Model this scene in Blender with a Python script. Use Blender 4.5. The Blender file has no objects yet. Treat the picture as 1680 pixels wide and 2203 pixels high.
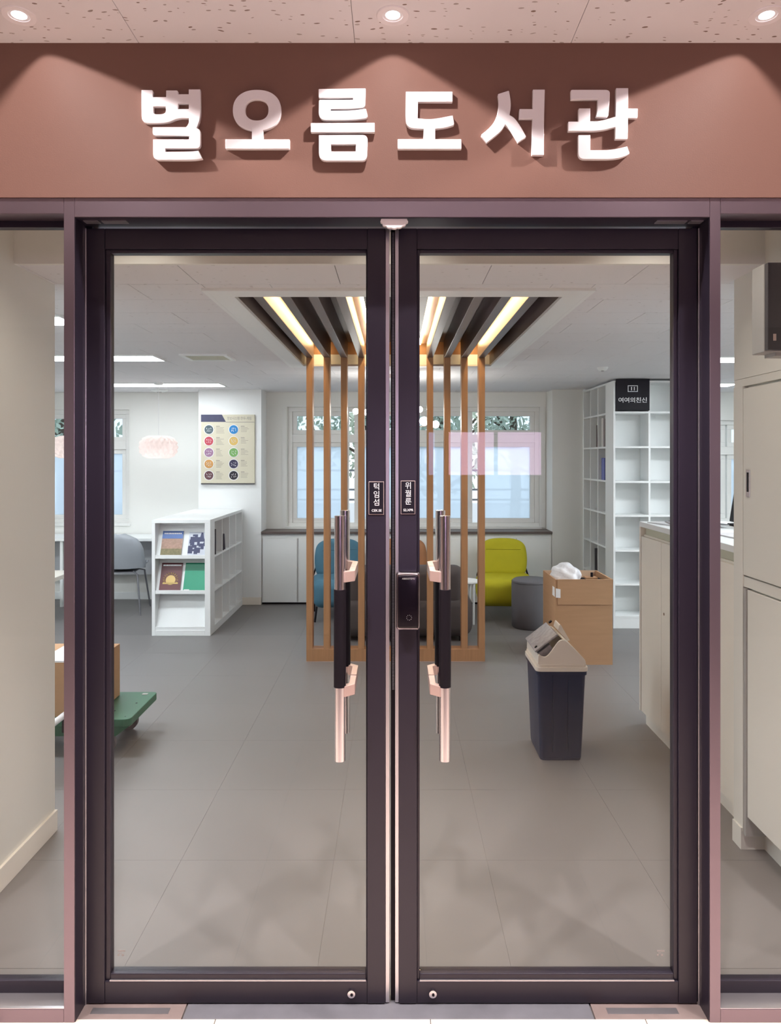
import bpy, bmesh, math, random
from mathutils import Vector, Matrix

random.seed(11)
SC = bpy.context.scene
COL = SC.collection
PI = math.pi

# ------------------------------------------------------------------ camera
EYE = 1.58
FPX, VX, VY = 1550.0, 850.0, 985.0          # focal length and principal point in 1680x2203 pixels
cam_d = bpy.data.cameras.new('camera')
cam_d.sensor_fit = 'HORIZONTAL'
cam_d.sensor_width = 36.0
cam_d.lens = FPX / 1680 * 36.0
cam_d.shift_x = (840.0 - VX) / 1680
cam_d.shift_y = -(1101.5 - VY) / 1680
cam_d.clip_start = 0.05
cam = bpy.data.objects.new('camera', cam_d)
cam.location = (0, 0, EYE)
cam.rotation_euler = (PI / 2, 0, 0)
COL.objects.link(cam)
SC.camera = cam

# ------------------------------------------------------------------ world, exposure
world = bpy.data.worlds.new('overcast_sky')
SC.world = world
world.use_nodes = True
bg = world.node_tree.nodes['Background']
bg.inputs['Color'].default_value = (0.80, 0.90, 1.0, 1)
bg.inputs['Strength'].default_value = 1.6
SC.view_settings.view_transform = 'Standard'
SC.view_settings.look = 'None'
SC.view_settings.gamma = 1.0
SC.view_settings.use_curve_mapping = False
SC.view_settings.exposure = 0.35
SC.cycles.max_bounces = 10
SC.cycles.diffuse_bounces = 5
SC.cycles.transparent_max_bounces = 24
SC.cycles.caustics_reflective = False
SC.cycles.caustics_refractive = False
SC.cycles.sample_clamp_indirect = 6.0

PANEL_EMIT = 26.0           # ceiling light panels in the library
COVE_EMIT = 28.0            # warm strips between the beams
SPOT_W = 0.78               # downlights washing the sign wall
HALL_FILL_W = 150.0              # unseen fill downlights added over the hall
ENTRY_FILL_W = 25.0             # unseen fill downlights added just inside the doors
HALL_COL = (1.0, 0.91, 0.885)

# ------------------------------------------------------------------ materials
MATS = {}
def mat(name, col, rough=0.5, metal=0.0, var=0.04, vscale=6.0, bump=0.0, bscale=60.0, spec=0.5, coat=0.0, stretch=None, col2=None):
    if name in MATS: return MATS[name]
    m = bpy.data.materials.new(name); m.use_nodes = True
    nt = m.node_tree; N = nt.nodes; L = nt.links
    b = N['Principled BSDF']
    b.inputs['Roughness'].default_value = rough
    b.inputs['Metallic'].default_value = metal
    b.inputs['Specular IOR Level'].default_value = spec
    b.inputs['Coat Weight'].default_value = coat
    tc = N.new('ShaderNodeTexCoord')
    src = tc.outputs['Object']
    if stretch:
        mp = N.new('ShaderNodeMapping'); mp.inputs['Scale'].default_value = stretch
        L.new(src, mp.inputs['Vector']); src = mp.outputs['Vector']
    nz = N.new('ShaderNodeTexNoise'); nz.inputs['Scale'].default_value = vscale; nz.inputs['Detail'].default_value = 4
    L.new(src, nz.inputs['Vector'])
    mx = N.new('ShaderNodeMix'); mx.data_type = 'RGBA'
    a = [max(0, c * (1 - var)) for c in col]
    c2 = col2 if col2 else [min(1, c * (1 + var)) for c in col]
    mx.inputs['A'].default_value = (*a, 1); mx.inputs['B'].default_value = (*c2, 1)
    L.new(nz.outputs['Fac'], mx.inputs['Factor'])
    L.new(mx.outputs['Result'], b.inputs['Base Color'])
    if bump > 0:
        n2 = N.new('ShaderNodeTexNoise'); n2.inputs['Scale'].default_value = bscale; n2.inputs['Detail'].default_value = 3
        L.new(src, n2.inputs['Vector'])
        bp = N.new('ShaderNodeBump'); bp.inputs['Strength'].default_value = bump; bp.inputs['Distance'].default_value = 0.004
        L.new(n2.outputs['Fac'], bp.inputs['Height']); L.new(bp.outputs['Normal'], b.inputs['Normal'])
    MATS[name] = m
    return m

def emit(name, col, strength):
    if name in MATS: return MATS[name]
    m = bpy.data.materials.new(name); m.use_nodes = True
    nt = m.node_tree; nt.nodes.clear()
    e = nt.nodes.new('ShaderNodeEmission'); o = nt.nodes.new('ShaderNodeOutputMaterial')
    e.inputs['Color'].default_value = (*col, 1); e.inputs['Strength'].default_value = strength
    nt.links.new(e.outputs[0], o.inputs['Surface'])
    MATS[name] = m
    return m

def glass(name, tint=(0.97, 0.975, 0.965), frost=0.0, fcol=(0.8, 0.9, 1.0), r0=0.012):
    if name in MATS: return MATS[name]
    m = bpy.data.materials.new(name); m.use_nodes = True
    nt = m.node_tree; N = nt.nodes; L = nt.links; N.clear()
    out = N.new('ShaderNodeOutputMaterial')
    tr = N.new('ShaderNodeBsdfTransparent'); tr.inputs['Color'].default_value = (*tint, 1)
    gl = N.new('ShaderNodeBsdfGlossy'); gl.inputs['Roughness'].default_value = 0.0; gl.inputs['Color'].default_value = (1, 1, 1, 1)
    lw = N.new('ShaderNodeLayerWeight'); lw.inputs['Blend'].default_value = 0.5
    pw = N.new('ShaderNodeMath'); pw.operation = 'POWER'; pw.inputs[1].default_value = 5
    mr = N.new('ShaderNodeMath'); mr.operation = 'MULTIPLY_ADD'; mr.inputs[1].default_value = 1 - r0; mr.inputs[2].default_value = r0
    L.new(lw.outputs['Facing'], pw.inputs[0]); L.new(pw.outputs[0], mr.inputs[0])
    base = tr.outputs[0]
    if frost > 0:
        tl = N.new('ShaderNodeBsdfTranslucent'); tl.inputs['Color'].default_value = (*fcol, 1)
        ms = N.new('ShaderNodeMixShader'); ms.inputs[0].default_value = frost
        L.new(tr.outputs[0], ms.inputs[1]); L.new(tl.outputs[0], ms.inputs[2]); base = ms.outputs[0]
    mx = N.new('ShaderNodeMixShader')
    L.new(mr.outputs[0], mx.inputs[0]); L.new(base, mx.inputs[1]); L.new(gl.outputs[0], mx.inputs[2])
    L.new(mx.outputs[0], out.inputs['Surface'])
    MATS[name] = m
    return m

def tile_mat(name, col, speck, amount):
    m = bpy.data.materials.new(name); m.use_nodes = True
    nt = m.node_tree; N = nt.nodes; L = nt.links; b = N['Principled BSDF']
    b.inputs['Roughness'].default_value = 0.9; b.inputs['Specular IOR Level'].default_value = 0.15
    g = N.new('ShaderNodeNewGeometry')
    nz = N.new('ShaderNodeTexNoise'); nz.inputs['Scale'].default_value = 9; L.new(g.outputs['Position'], nz.inputs['Vector'])
    ad = N.new('ShaderNodeMixRGB'); ad.blend_type = 'ADD'; ad.inputs[0].default_value = 0.05
    L.new(g.outputs['Position'], ad.inputs[1]); L.new(nz.outputs['Color'], ad.inputs[2])
    mp = N.new('ShaderNodeMapping'); mp.inputs['Scale'].default_value = (30, 78, 1); mp.inputs['Rotation'].default_value = (0, 0, 0.05)
    L.new(ad.outputs[0], mp.inputs['Vector'])
    vo = N.new('ShaderNodeTexVoronoi'); vo.voronoi_dimensions = '2D'; vo.inputs['Scale'].default_value = 1.0
    L.new(mp.outputs['Vector'], vo.inputs['Vector'])
    sp = N.new('ShaderNodeSeparateColor'); L.new(vo.outputs['Color'], sp.inputs[0])
    m1 = N.new('ShaderNodeMath'); m1.operation = 'LESS_THAN'; m1.inputs[1].default_value = amount; L.new(sp.outputs[0], m1.inputs[0])
    r1 = N.new('ShaderNodeMath'); r1.operation = 'MULTIPLY_ADD'; r1.inputs[1].default_value = 0.16; r1.inputs[2].default_value = 0.07; L.new(sp.outputs[1], r1.inputs[0])
    m2 = N.new('ShaderNodeMath'); m2.operation = 'LESS_THAN'; L.new(vo.outputs['Distance'], m2.inputs[0]); L.new(r1.outputs[0], m2.inputs[1])
    m3 = N.new('ShaderNodeMath'); m3.operation = 'MULTIPLY'; L.new(m1.outputs[0], m3.inputs[0]); L.new(m2.outputs[0], m3.inputs[1])
    m4 = N.new('ShaderNodeMath'); m4.operation = 'MULTIPLY'; L.new(m3.outputs[0], m4.inputs[0]); L.new(sp.outputs[2], m4.inputs[1])
    m5 = N.new('ShaderNodeMath'); m5.operation = 'MULTIPLY_ADD'; m5.inputs[1].default_value = 0.55; m5.use_clamp = True
    m6 = N.new('ShaderNodeMath'); m6.operation = 'MULTIPLY'; m6.inputs[1].default_value = 0.45; L.new(m3.outputs[0], m6.inputs[0])
    L.new(m4.outputs[0], m5.inputs[0]); L.new(m6.outputs[0], m5.inputs[2])
    mx = N.new('ShaderNodeMix'); mx.data_type = 'RGBA'
    mx.inputs['A'].default_value = (*col, 1); mx.inputs['B'].default_value = (*speck, 1)
    L.new(m5.outputs[0], mx.inputs['Factor']); L.new(mx.outputs['Result'], b.inputs['Base Color'])
    MATS[name] = m
    return m

M_frame = mat('dark_anodised_metal', (0.020, 0.0155, 0.027), 0.36, 0.0, 0.06, 3, spec=0.42)
M_framel = mat('plum_metal', (0.24, 0.19, 0.225), 0.36, 0.85, 0.06, 3)
M_silver = mat('brushed_aluminium', (0.62, 0.60, 0.63), 0.32, 0.9, 0.05, 8)
M_chrome = mat('polished_steel', (0.78, 0.75, 0.78), 0.22, 1.0, 0.02, 8)
M_pinkm = mat('satin_bracket_metal', (0.62, 0.46, 0.42), 0.38, 0.5, 0.03, 8)
M_black = mat('black_rubber', (0.008, 0.006, 0.010), 0.55, 0, 0.1, 8, spec=0.18)
M_gloss = mat('black_glass', (0.006, 0.004, 0.007), 0.16, 0, 0.05, 8, spec=0.3)
M_brown = mat('brown_sign_wall', (0.205, 0.110, 0.086), 0.62, 0, 0.04, 2.5, bump=0.05, bscale=300, spec=0.25)
M_letter = mat('white_acrylic', (0.86, 0.845, 0.87), 0.35, 0, 0.02, 5)
M_wall = mat('white_wall_paint', (0.80, 0.80, 0.77), 0.75, 0, 0.015, 3, spec=0.25)
M_cream = mat('cream_laminate', (0.76, 0.745, 0.69), 0.5, 0, 0.015, 3, spec=0.35)
M_ivory = mat('ivory_laminate', (0.84, 0.79, 0.71), 0.5, 0, 0.015, 3, spec=0.35)
M_white = mat('white_laminate', (0.83, 0.85, 0.85), 0.45, 0, 0.015, 4, spec=0.4)
M_tile = tile_mat('ceiling_tile_fissured', (0.775, 0.765, 0.785), (0.20, 0.14, 0.11), 0.24)
M_tile2 = tile_mat('ceiling_tile_plain', (0.775, 0.765, 0.785), (0.42, 0.39, 0.38), 0.075)
M_joint = mat('tile_joint_dark', (0.20, 0.19, 0.19), 0.9)  # dark grey backing that shows between the ceiling tiles
M_floor = mat('grey_vinyl', (0.182, 0.171, 0.172), 0.42, 0, 0.10, 1.6, spec=0.45, bump=0.015, bscale=400)
M_seam = mat('vinyl_seam', (0.15, 0.14, 0.135), 0.7)
M_stone = mat('grey_granite', (0.15, 0.15, 0.17), 0.35, 0, 0.25, 14, bump=0.02)
M_stone2 = mat('brown_granite', (0.23, 0.18, 0.17), 0.35, 0, 0.2, 14)
M_hfloor = mat('beige_porcelain', (0.80, 0.655, 0.56), 0.4, 0, 0.05, 5)
M_wood = mat('oak_slat', (0.42, 0.225, 0.115), 0.5, 0, 0.25, 5, stretch=(10, 10, 0.6), spec=0.35, bump=0.03)
M_dwood = mat('dark_beam_wood', (0.135, 0.100, 0.086), 0.38, 0, 0.2, 5, stretch=(8, 0.6, 8), spec=0.4)
M_dtop = mat('dark_worktop', (0.11, 0.082, 0.075), 0.45, 0, 0.15, 5)
M_navy = mat('navy_plastic', (0.009, 0.021, 0.060), 0.38, 0, 0.08, 4, spec=0.35)
M_beige = mat('beige_plastic', (0.72, 0.66, 0.60), 0.42, 0, 0.02, 4)
M_flap = mat('grey_mottled_plastic', (0.21, 0.18, 0.19), 0.4, 0, 0.3, 45, col2=(0.42, 0.40, 0.42))
M_card = mat('brown_cardboard', (0.48, 0.285, 0.165), 0.8, 0, 0.09, 5, spec=0.15, stretch=(1, 1, 8))
M_cardin = mat('pale_cardboard', (0.60, 0.42, 0.29), 0.85, 0, 0.06, 6, spec=0.15)
M_paper = mat('white_paper', (0.82, 0.82, 0.84), 0.7, 0, 0.02, 6, spec=0.2)
M_bubble = mat('bubble_wrap', (0.80, 0.80, 0.84), 0.3, 0, 0.06, 30, bump=0.6, bscale=70)
M_green = mat('green_plastic', (0.032, 0.135, 0.075), 0.42, 0, 0.12, 6)
M_tyre = mat('grey_rubber', (0.10, 0.09, 0.10), 0.6, 0, 0.1, 6)
M_shell = mat('grey_shell_plastic', (0.36, 0.385, 0.42), 0.5, 0, 0.03, 6)
M_leg = mat('grey_metal_leg', (0.20, 0.20, 0.22), 0.35, 0.7, 0.05, 6)
M_blue = mat('teal_blue_fabric', (0.075, 0.180, 0.255), 0.75, 0, 0.12, 14, bump=0.06, bscale=300, spec=0.2)
M_yellow = mat('lime_yellow_fabric', (0.46, 0.42, 0.022), 0.75, 0, 0.08, 14, bump=0.06, bscale=300, spec=0.2)
M_orange = mat('tan_orange_fabric', (0.36, 0.17, 0.085), 0.75, 0, 0.15, 14, bump=0.06, bscale=300, spec=0.2)
M_sofa = mat('dark_taupe_fabric', (0.092, 0.078, 0.078), 0.7, 0, 0.10, 14, bump=0.06, bscale=300, spec=0.25)
M_pouf = mat('charcoal_fabric', (0.135, 0.132, 0.145), 0.75, 0, 0.08, 14, bump=0.06, bscale=300, spec=0.2)
M_board = mat('cream_board', (0.64, 0.60, 0.47), 0.5, 0, 0.02, 6)
M_ink = mat('grey_print', (0.28, 0.26, 0.25), 0.6)
M_navyp = mat('navy_print', (0.055, 0.055, 0.115), 0.5, 0, 0.15, 20)
M_signb = mat('black_sign_face', (0.010, 0.008, 0.014), 0.5, 0, 0.05, 6, spec=0.2)
M_signw = mat('white_print', (0.85, 0.85, 0.88), 0.5)
M_edge = mat('champagne_edge', (0.62, 0.50, 0.46), 0.35, 0.4, 0.03, 8)
M_lgrey = mat('light_grey_metal', (0.42, 0.41, 0.40), 0.45, 0.2, 0.04, 6)
M_dgrey = mat('dark_grey_plastic', (0.055, 0.052, 0.058), 0.4, 0, 0.06, 6)
M_wframe = mat('white_window_frame', (0.78, 0.78, 0.76), 0.45, 0, 0.02, 5)
M_vent = mat('yellowed_vent', (0.55, 0.55, 0.44), 0.6, 0, 0.04, 6)
M_bark = mat('bark', (0.12, 0.09, 0.07), 0.9, 0, 0.3, 12)
M_leaf = mat('leaf_green', (0.50, 0.56, 0.46), 0.7, 0, 0.25, 4)
M_rail = mat('grey_railing', (0.30, 0.31, 0.34), 0.5, 0.3, 0.05, 6)
M_glass = glass('door_glass')
M_wglass = glass('window_glass', (0.80, 0.85, 0.88))
M_frost = glass('frosted_film_glass', (0.86, 0.93, 1.0), 0.68, (0.88, 0.94, 1.0))
E_panel = emit('light_panel_diffuser', (0.88, 0.94, 1.0), PANEL_EMIT)
E_panel2 = emit('dim_light_panel_diffuser', (0.90, 0.95, 1.0), PANEL_EMIT*0.44)
E_cove = emit('warm_led_strip', (1.0, 0.70, 0.36), COVE_EMIT)
E_spot = emit('downlight_lens', (1.0, 0.93, 0.93), 6.0)
E_globe = emit('globe_glow', (1.0, 0.97, 0.92), 75.0)
E_screen = emit('lilac_lightbox', (0.95, 0.62, 0.95), 11.0)
E_screen2 = emit('blue_lightbox', (0.50, 0.56, 1.0), 9.0)

# ------------------------------------------------------------------ mesh helpers
class MB:
    def __init__(s): s.bm = bmesh.new()
    def add(s, verts, faces):
        vs = [s.bm.verts.new(v) for v in verts]
        for f in faces:
            try: s.bm.faces.new([vs[i] for i in f])
            except ValueError: pass
        return s
    def box(s, x0, x1, y0, y1, z0, z1):
        v = [(x0,y0,z0),(x1,y0,z0),(x1,y1,z0),(x0,y1,z0),(x0,y0,z1),(x1,y0,z1),(x1,y1,z1),(x0,y1,z1)]
        return s.add(v, [(0,3,2,1),(4,5,6,7),(0,1,5,4),(1,2,6,5),(2,3,7,6),(3,0,4,7)])
    def rbox(s, x0, x1, y0, y1, z0, z1, r, seg=3, M=None):
        t = bmesh.new()
        bmesh.ops.create_cube(t, size=1)
        for v in t.verts:
            v.co = Vector(((x0+x1)/2 + v.co.x*(x1-x0), (y0+y1)/2 + v.co.y*(y1-y0), (z0+z1)/2 + v.co.z*(z1-z0)))
        bmesh.ops.bevel(t, geom=list(t.edges), offset=r, segments=seg, profile=0.5, affect='EDGES')
        return s.merge(t, M)
    def merge(s, t, M=None):
        if M is not None: bmesh.ops.transform(t, matrix=M, verts=t.verts)
        me = bpy.data.meshes.new('tmp'); t.to_mesh(me); t.free()
        s.bm.from_mesh(me); bpy.data.meshes.remove(me)
        return s
    def tube(s, pts, r, seg=12, cap=True):
        pts = [Vector(p) for p in pts]; n = len(pts)
        rs = r if isinstance(r, (list, tuple)) else [r]*n
        rings = []; up = None
        for i, p in enumerate(pts):
            d = (pts[min(i+1, n-1)] - pts[max(i-1, 0)]).normalized()
            if up is None or abs(up.dot(d)) > 0.99:
                up = Vector((0,0,1)) if abs(d.z) < 0.9 else Vector((1,0,0))
            u = d.cross(up).normalized(); w = u.cross(d).normalized(); up = w
            rings.append([s.bm.verts.new(p + (u*math.cos(2*PI*k/seg) + w*math.sin(2*PI*k/seg))*rs[i]) for k in range(seg)])
        for a, b in zip(rings, rings[1:]):
            for k in range(seg):
                s.bm.faces.new((a[k], a[(k+1)%seg], b[(k+1)%seg], b[k]))
        if cap:
            s.bm.faces.new(rings[0][::-1]); s.bm.faces.new(rings[-1])
        return s
    def lathe(s, prof, c=(0,0,0), seg=32, sx=1, sy=1):
        rings = []
        for r, z in prof:
            if r < 1e-6: rings.append([s.bm.verts.new((c[0], c[1], c[2]+z))])
            else: rings.append([s.bm.verts.new((c[0]+sx*r*math.cos(2*PI*k/seg), c[1]+sy*r*math.sin(2*PI*k/seg), c[2]+z)) for k in range(seg)])
        for a, b in zip(rings, rings[1:]):
            for k in range(seg):
                k2 = (k+1) % seg
                if len(a) == 1 and len(b) == 1: continue
                if len(a) == 1: f = (a[0], b[k2], b[k])
                elif len(b) == 1: f = (a[k], a[k2], b[0])
                else: f = (a[k], a[k2], b[k2], b[k])
                s.bm.faces.new(f)
        return s
    def prism(s, poly, fn, t0, t1):
        """poly: 2-D points; fn(u, v, t) -> 3-D point"""
        n = len(poly)
        a = [s.bm.verts.new(fn(u, v, t0)) for u, v in poly]; b = [s.bm.verts.new(fn(u, v, t1)) for u, v in poly]
        s.bm.faces.new(a[::-1]); s.bm.faces.new(b)
        for k in range(n): s.bm.faces.new((a[k], a[(k+1)%n], b[(k+1)%n], b[k]))
        return s
    def rot(s, M):
        bmesh.ops.transform(s.bm, matrix=M, verts=s.bm.verts); return s
    def mesh(s, name, m, smooth=False, bevel=0):
        bmesh.ops.recalc_face_normals(s.bm, faces=s.bm.faces)
        if bevel:
            es = [e for e in s.bm.edges if len(e.link_faces) == 2 and e.calc_face_angle(0) > 0.6]
            bmesh.ops.bevel(s.bm, geom=es, offset=bevel, segments=2, profile=0.5, affect='EDGES')
        me = bpy.data.meshes.new(name); s.bm.to_mesh(me); s.bm.free()
        if smooth:
            for p in me.polygons: p.use_smooth = True
            me.set_sharp_from_angle(angle=math.radians(38))
        if m: me.materials.append(m)
        return me
    def build(s, name, m, parent=None, smooth=False, bevel=0, loc=None):
        me = s.mesh(name, m, smooth, bevel)
        return link(name, me, parent, loc)

def link(name, me, parent=None, loc=None, rot=None):
    o = bpy.data.objects.new(name, me)
    COL.objects.link(o)
    if parent: o.parent = parent
    if loc is not None: o.location = loc
    if rot is not None: o.rotation_euler = rot
    return o
def tag(o, label=None, cat=None, group=None, kind=None):
    if label: o['label'] = label
    if cat: o['category'] = cat
    if group: o['group'] = group
    if kind: o['kind'] = kind
    return o
def thing(name, label, cat, loc=(0,0,0), rz=0.0, group=None, kind=None):
    o = bpy.data.objects.new(name, None); COL.objects.link(o)
    o.empty_display_size = 0.1
    o.location = loc; o.rotation_euler = (0, 0, rz)
    return tag(o, label, cat, group, kind)
def box(name, b, m, parent=None, bevel=0, smooth=False, loc=None):
    return MB().box(*b).build(name, m, parent, smooth, bevel, loc)
def struct(name, b, m, label, cat, bevel=0):
    return tag(box(name, b, m, None, bevel), label, cat, kind='structure')
def copy_tree(o, parent=None):
    c = o.copy(); COL.objects.link(c)
    if parent: c.parent = parent
    for ch in list(o.children): copy_tree(ch, c)
    return c

def fillet(pts, seg=5):
    """pts: (x, y, r); round corners with quadratic arcs"""
    out = []; n = len(pts)
    for i in range(n):
        x, y = pts[i][0], pts[i][1]; r = pts[i][2] if len(pts[i]) > 2 else 0
        p = Vector((x, y))
        if r <= 0: out.append((x, y)); continue
        a = Vector(pts[i-1][:2]); b = Vector(pts[(i+1) % n][:2])
        da, db = (a-p).length, (b-p).length
        p0 = p + (a-p).normalized()*min(r, da*0.499); p1 = p + (b-p).normalized()*min(r, db*0.499)
        for k in range(seg+1):
            t = k/seg
            q = p0*(1-t)**2 + p*2*t*(1-t) + p1*t*t
            out.append((q.x, q.y))
    return out

def inside(p, lp):
    r = False
    for i in range(len(lp)):
        (x0, y0), (x1, y1) = lp[i-1][:2], lp[i][:2]
        if (y0 > p[1]) != (y1 > p[1]) and p[0] < (x1-x0)*(p[1]-y0)/(y1-y0)+x0: r = not r
    return r
def clean(lp):
    out = []
    for p in lp:
        if not out or (p[0]-out[-1][0])**2 + (p[1]-out[-1][1])**2 > 1e-7: out.append(p)
    if (out[0][0]-out[-1][0])**2 + (out[0][1]-out[-1][1])**2 < 1e-7: out.pop()
    return out
def outline_mesh(name, loops, depth, bevel, m):
    """flat outlines with holes in XZ, front face at y=-depth, back at y=0"""
    loops = [clean(l) for l in loops]
    holes = [l for l in loops if any(l is not q and inside(l[0], q) for q in loops)]
    mb = bmesh.new()
    for l in loops:
        if l in holes: continue
        me = outline_part(name, [l] + [h for h in holes if inside(h[0], l)], depth, bevel, m)
        mb.from_mesh(me); bpy.data.meshes.remove(me)
    me = bpy.data.meshes.new(name); mb.to_mesh(me); mb.free(); me.materials.append(m)
    return me
def outline_part(name, loops, depth, bevel, m):
    cu = bpy.data.curves.new(name, 'CURVE'); cu.dimensions = '2D'; cu.fill_mode = 'BOTH'
    cu.extrude = depth/2 - bevel; cu.bevel_depth = bevel; cu.bevel_resolution = 1; cu.offset = -bevel
    for lp in loops:
        sp = cu.splines.new('POLY'); sp.points.add(len(lp)-1); sp.use_cyclic_u = True
        for q, p in zip(sp.points, lp): q.co = (p[0], p[1], 0, 1)
    return curve_to_mesh(cu, name, m, depth)
def curve_to_mesh(cu, name, m, depth):
    ob = bpy.data.objects.new('tmp', cu); COL.objects.link(ob)
    dg = bpy.context.evaluated_depsgraph_get()
    me = bpy.data.meshes.new_from_object(ob.evaluated_get(dg))
    bpy.data.objects.remove(ob); bpy.data.curves.remove(cu)
    me.transform(Matrix(((1,0,0,0),(0,0,-1,-depth/2),(0,1,0,0),(0,0,0,1))))
    me.name = name; me.materials.clear(); me.materials.append(m)
    return me
def text_mesh(name, body, size, m, depth=0.0015, space=1.0, line=1.0, bold=0.0):
    cu = bpy.data.curves.new(name, 'FONT'); cu.body = body; cu.size = size
    cu.align_x = 'CENTER'; cu.align_y = 'CENTER'; cu.extrude = depth/2; cu.space_character = space; cu.space_line = line
    cu.offset = bold; cu.resolution_u = 3
    return curve_to_mesh(cu, name, m, depth)

def PX(px, Y): return (px - VX) * Y / FPX
def PZ(py, Y): return EYE - (py - VY) * Y / FPX

# ================================================================== SETTING
ZC, ZH = 2.315, 2.73                  # library ceiling, hall ceiling
YF, YL = 2.0, 2.065                   # front of the door frame, front of the door leaves
TX0, TX1, TY0, TY1 = -0.82, 0.85, 3.14, 5.75    # ceiling recess

# --- floors
fl = MB()
fl.box(-5.2, 5.2, 2.2, 8.3, -0.10, -0.0015)
floor = tag(fl.build('floor', M_seam), 'grey vinyl floor of the library room', 'floor', kind='structure')
tw = 0.60
tile_me = MB().box(0, tw-0.0009, 0, tw-0.0009, -0.002, 0).mesh('floor_tile', M_floor)
x0s = -0.84 - 6*tw
for i in range(15):
    for j in range(10):
        x, y = x0s + i*tw, 2.2 + 0.03 + (j-0)*tw
        if x > 5.0: continue
        link('floor_tile', tile_me, floor, (x, y, 0))
box('floor_strip', (-4.4, 4.6, 2.2, 2.2285, -0.002, 0), M_floor, floor)
hf = tag(box('floor_hall', (-4.2, 4.2, -2.2, 2.012, -0.10, 0.0105), M_seam), 'beige tiled hall floor in front of the door', 'floor', kind='structure')
ht = MB().box(0, 0.597, 0, 0.597, 0.0, 0.012).mesh('hall_tile', M_hfloor)
for i in range(14):
    for j in range(7):
        link('floor_tile', ht, hf, (-4.2 + 0.1 + i*0.6, 2.012-0.6-j*0.6+0.003, 0.0))
th = tag(box('threshold', (-0.90, 0.885, 2.012, 2.2, -0.05, 0.006), M_seam), 'dark stone threshold slabs under the glass doors', 'threshold', kind='structure')
for a, b, m in ((-0.90, -0.598, M_stone2), (-0.594, 0.556, M_stone), (0.560, 0.885, M_stone2)):
    box('stone_slab', (a, b, 2.0125, 2.2, 0.0, 0.0125), m, th, bevel=0.001)
for a, b in ((-0.86, -0.64), (0.60, 0.80)):
    box('floor_spring_cover', (a, b, 2.03, 2.052, 0.0125, 0.0137), M_silver, th)

# --- hall ceiling with fissured tiles
hc = tag(box('ceiling_hall', (-4.2, 4.2, -2.2, 2.0, ZH+0.006, ZH+0.12), M_joint), 'hall ceiling of fissured mineral tiles above the sign', 'ceiling', kind='structure')
ct = MB().box(0, 0.5975, 0, 0.5975, 0, 0.006).mesh('ceiling_tile', M_tile)
for i in range(14):
    for j in range(7):
        link('ceiling_tile', ct, hc, (-0.711 - 6*0.599 + i*0.599 + 0.001, 2.0-0.599-j*0.599, ZH))

# --- brown sign wall and hall walls
W = MB(); W.box(-4.2, 4.2, 1.997, 2.14, 2.302, ZH+0.006)
W.box(-4.2, -2.02, 1.997, 2.14, 0, 2.302); W.box(2.02, 4.2, 1.997, 2.14, 0, 2.302)
tag(W.build('wall_front', M_brown), 'brown painted wall above the glass doors carrying the sign', 'wall', kind='structure')
M_hwall = mat('dark_hall_wall', (0.07, 0.062, 0.06), 0.7)
struct('wall_hall_back', (-4.2, 4.2, -2.3, -2.2, 0, ZH), M_hwall, 'dark hall wall opposite the library doors', 'wall')
M_hend = mat('beige_hall_wall', (0.60, 0.52, 0.48), 0.7)
struct('wall_hall_left', (-4.3, -4.2, -2.2, 2.0, 0, ZH), M_hend, 'beige hall end wall to the west of the doors', 'wall')
struct('wall_hall_right', (4.2, 4.3, -2.2, 2.0, 0, ZH), M_hend, 'beige hall end wall to the east of the doors', 'wall')

# --- library ceiling: entry part higher, then a step down to the tiled ceiling
struct('ceiling_entry', (-5.2, 5.2, 2.14, 2.75, 2.62, 2.75), M_wall, 'white higher ceiling strip just inside the doors', 'ceiling')
struct('trim_1', (-5.2, 5.2, 2.73, 2.75, ZC, 2.62), M_wall, 'white vertical ceiling step just inside the doors', 'trim')
C = MB(); zt = ZC + 0.008
g_ = 0.021
C.box(-5.2, TX0-g_, 2.75, 8.3, zt, ZC+0.2); C.box(TX1+g_, 5.2, 2.75, 8.3, zt, ZC+0.2)
C.box(TX0-g_, TX1+g_, 2.75, TY0-g_, zt, ZC+0.2); C.box(TX0-g_, TX1+g_, TY1+g_, 8.3, zt, ZC+0.2)
ceil = tag(C.build('ceiling', M_joint), 'library ceiling of staggered white mineral tiles', 'ceiling', kind='structure')
cut_cache = {}
def ceil_tile(x0, x1, y0, y1):
    w, d = round(x1-x0, 4), round(y1-y0, 4)
    if w < 0.01 or d < 0.01: return
    if (w, d) not in cut_cache:
        cut_cache[(w, d)] = MB().box(0, w-0.003, 0, d-0.003, 0, 0.008).mesh('ceiling_tile', M_tile2)
    link('ceiling_tile', cut_cache[(w, d)], ceil, (x0, y0, ZC))
for j in range(18):
    y0 = 2.75 + j*0.3; y1 = min(y0+0.3, 8.06)
    off = 0.3 if j % 2 else 0.0
    for i in range(17):
        x0 = -5.1 + i*0.6 + off + 0.07; x1 = min(x0+0.6, 5.2)
        ox0, ox1, oy0, oy1 = max(x0, TX0), min(x1, TX1), max(y0, TY0), min(y1, TY1)
        if ox1 <= ox0 or oy1 <= oy0: ceil_tile(x0, x1, y0, y1); continue
        if x0 < TX0: ceil_tile(x0, TX0, y0, y1)
        if x1 > TX1: ceil_tile(TX1, x1, y0, y1)
        if y0 < TY0: ceil_tile(ox0, ox1, y0, TY0)
        if y1 > TY1: ceil_tile(ox0, ox1, TY1, y1)

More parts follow.
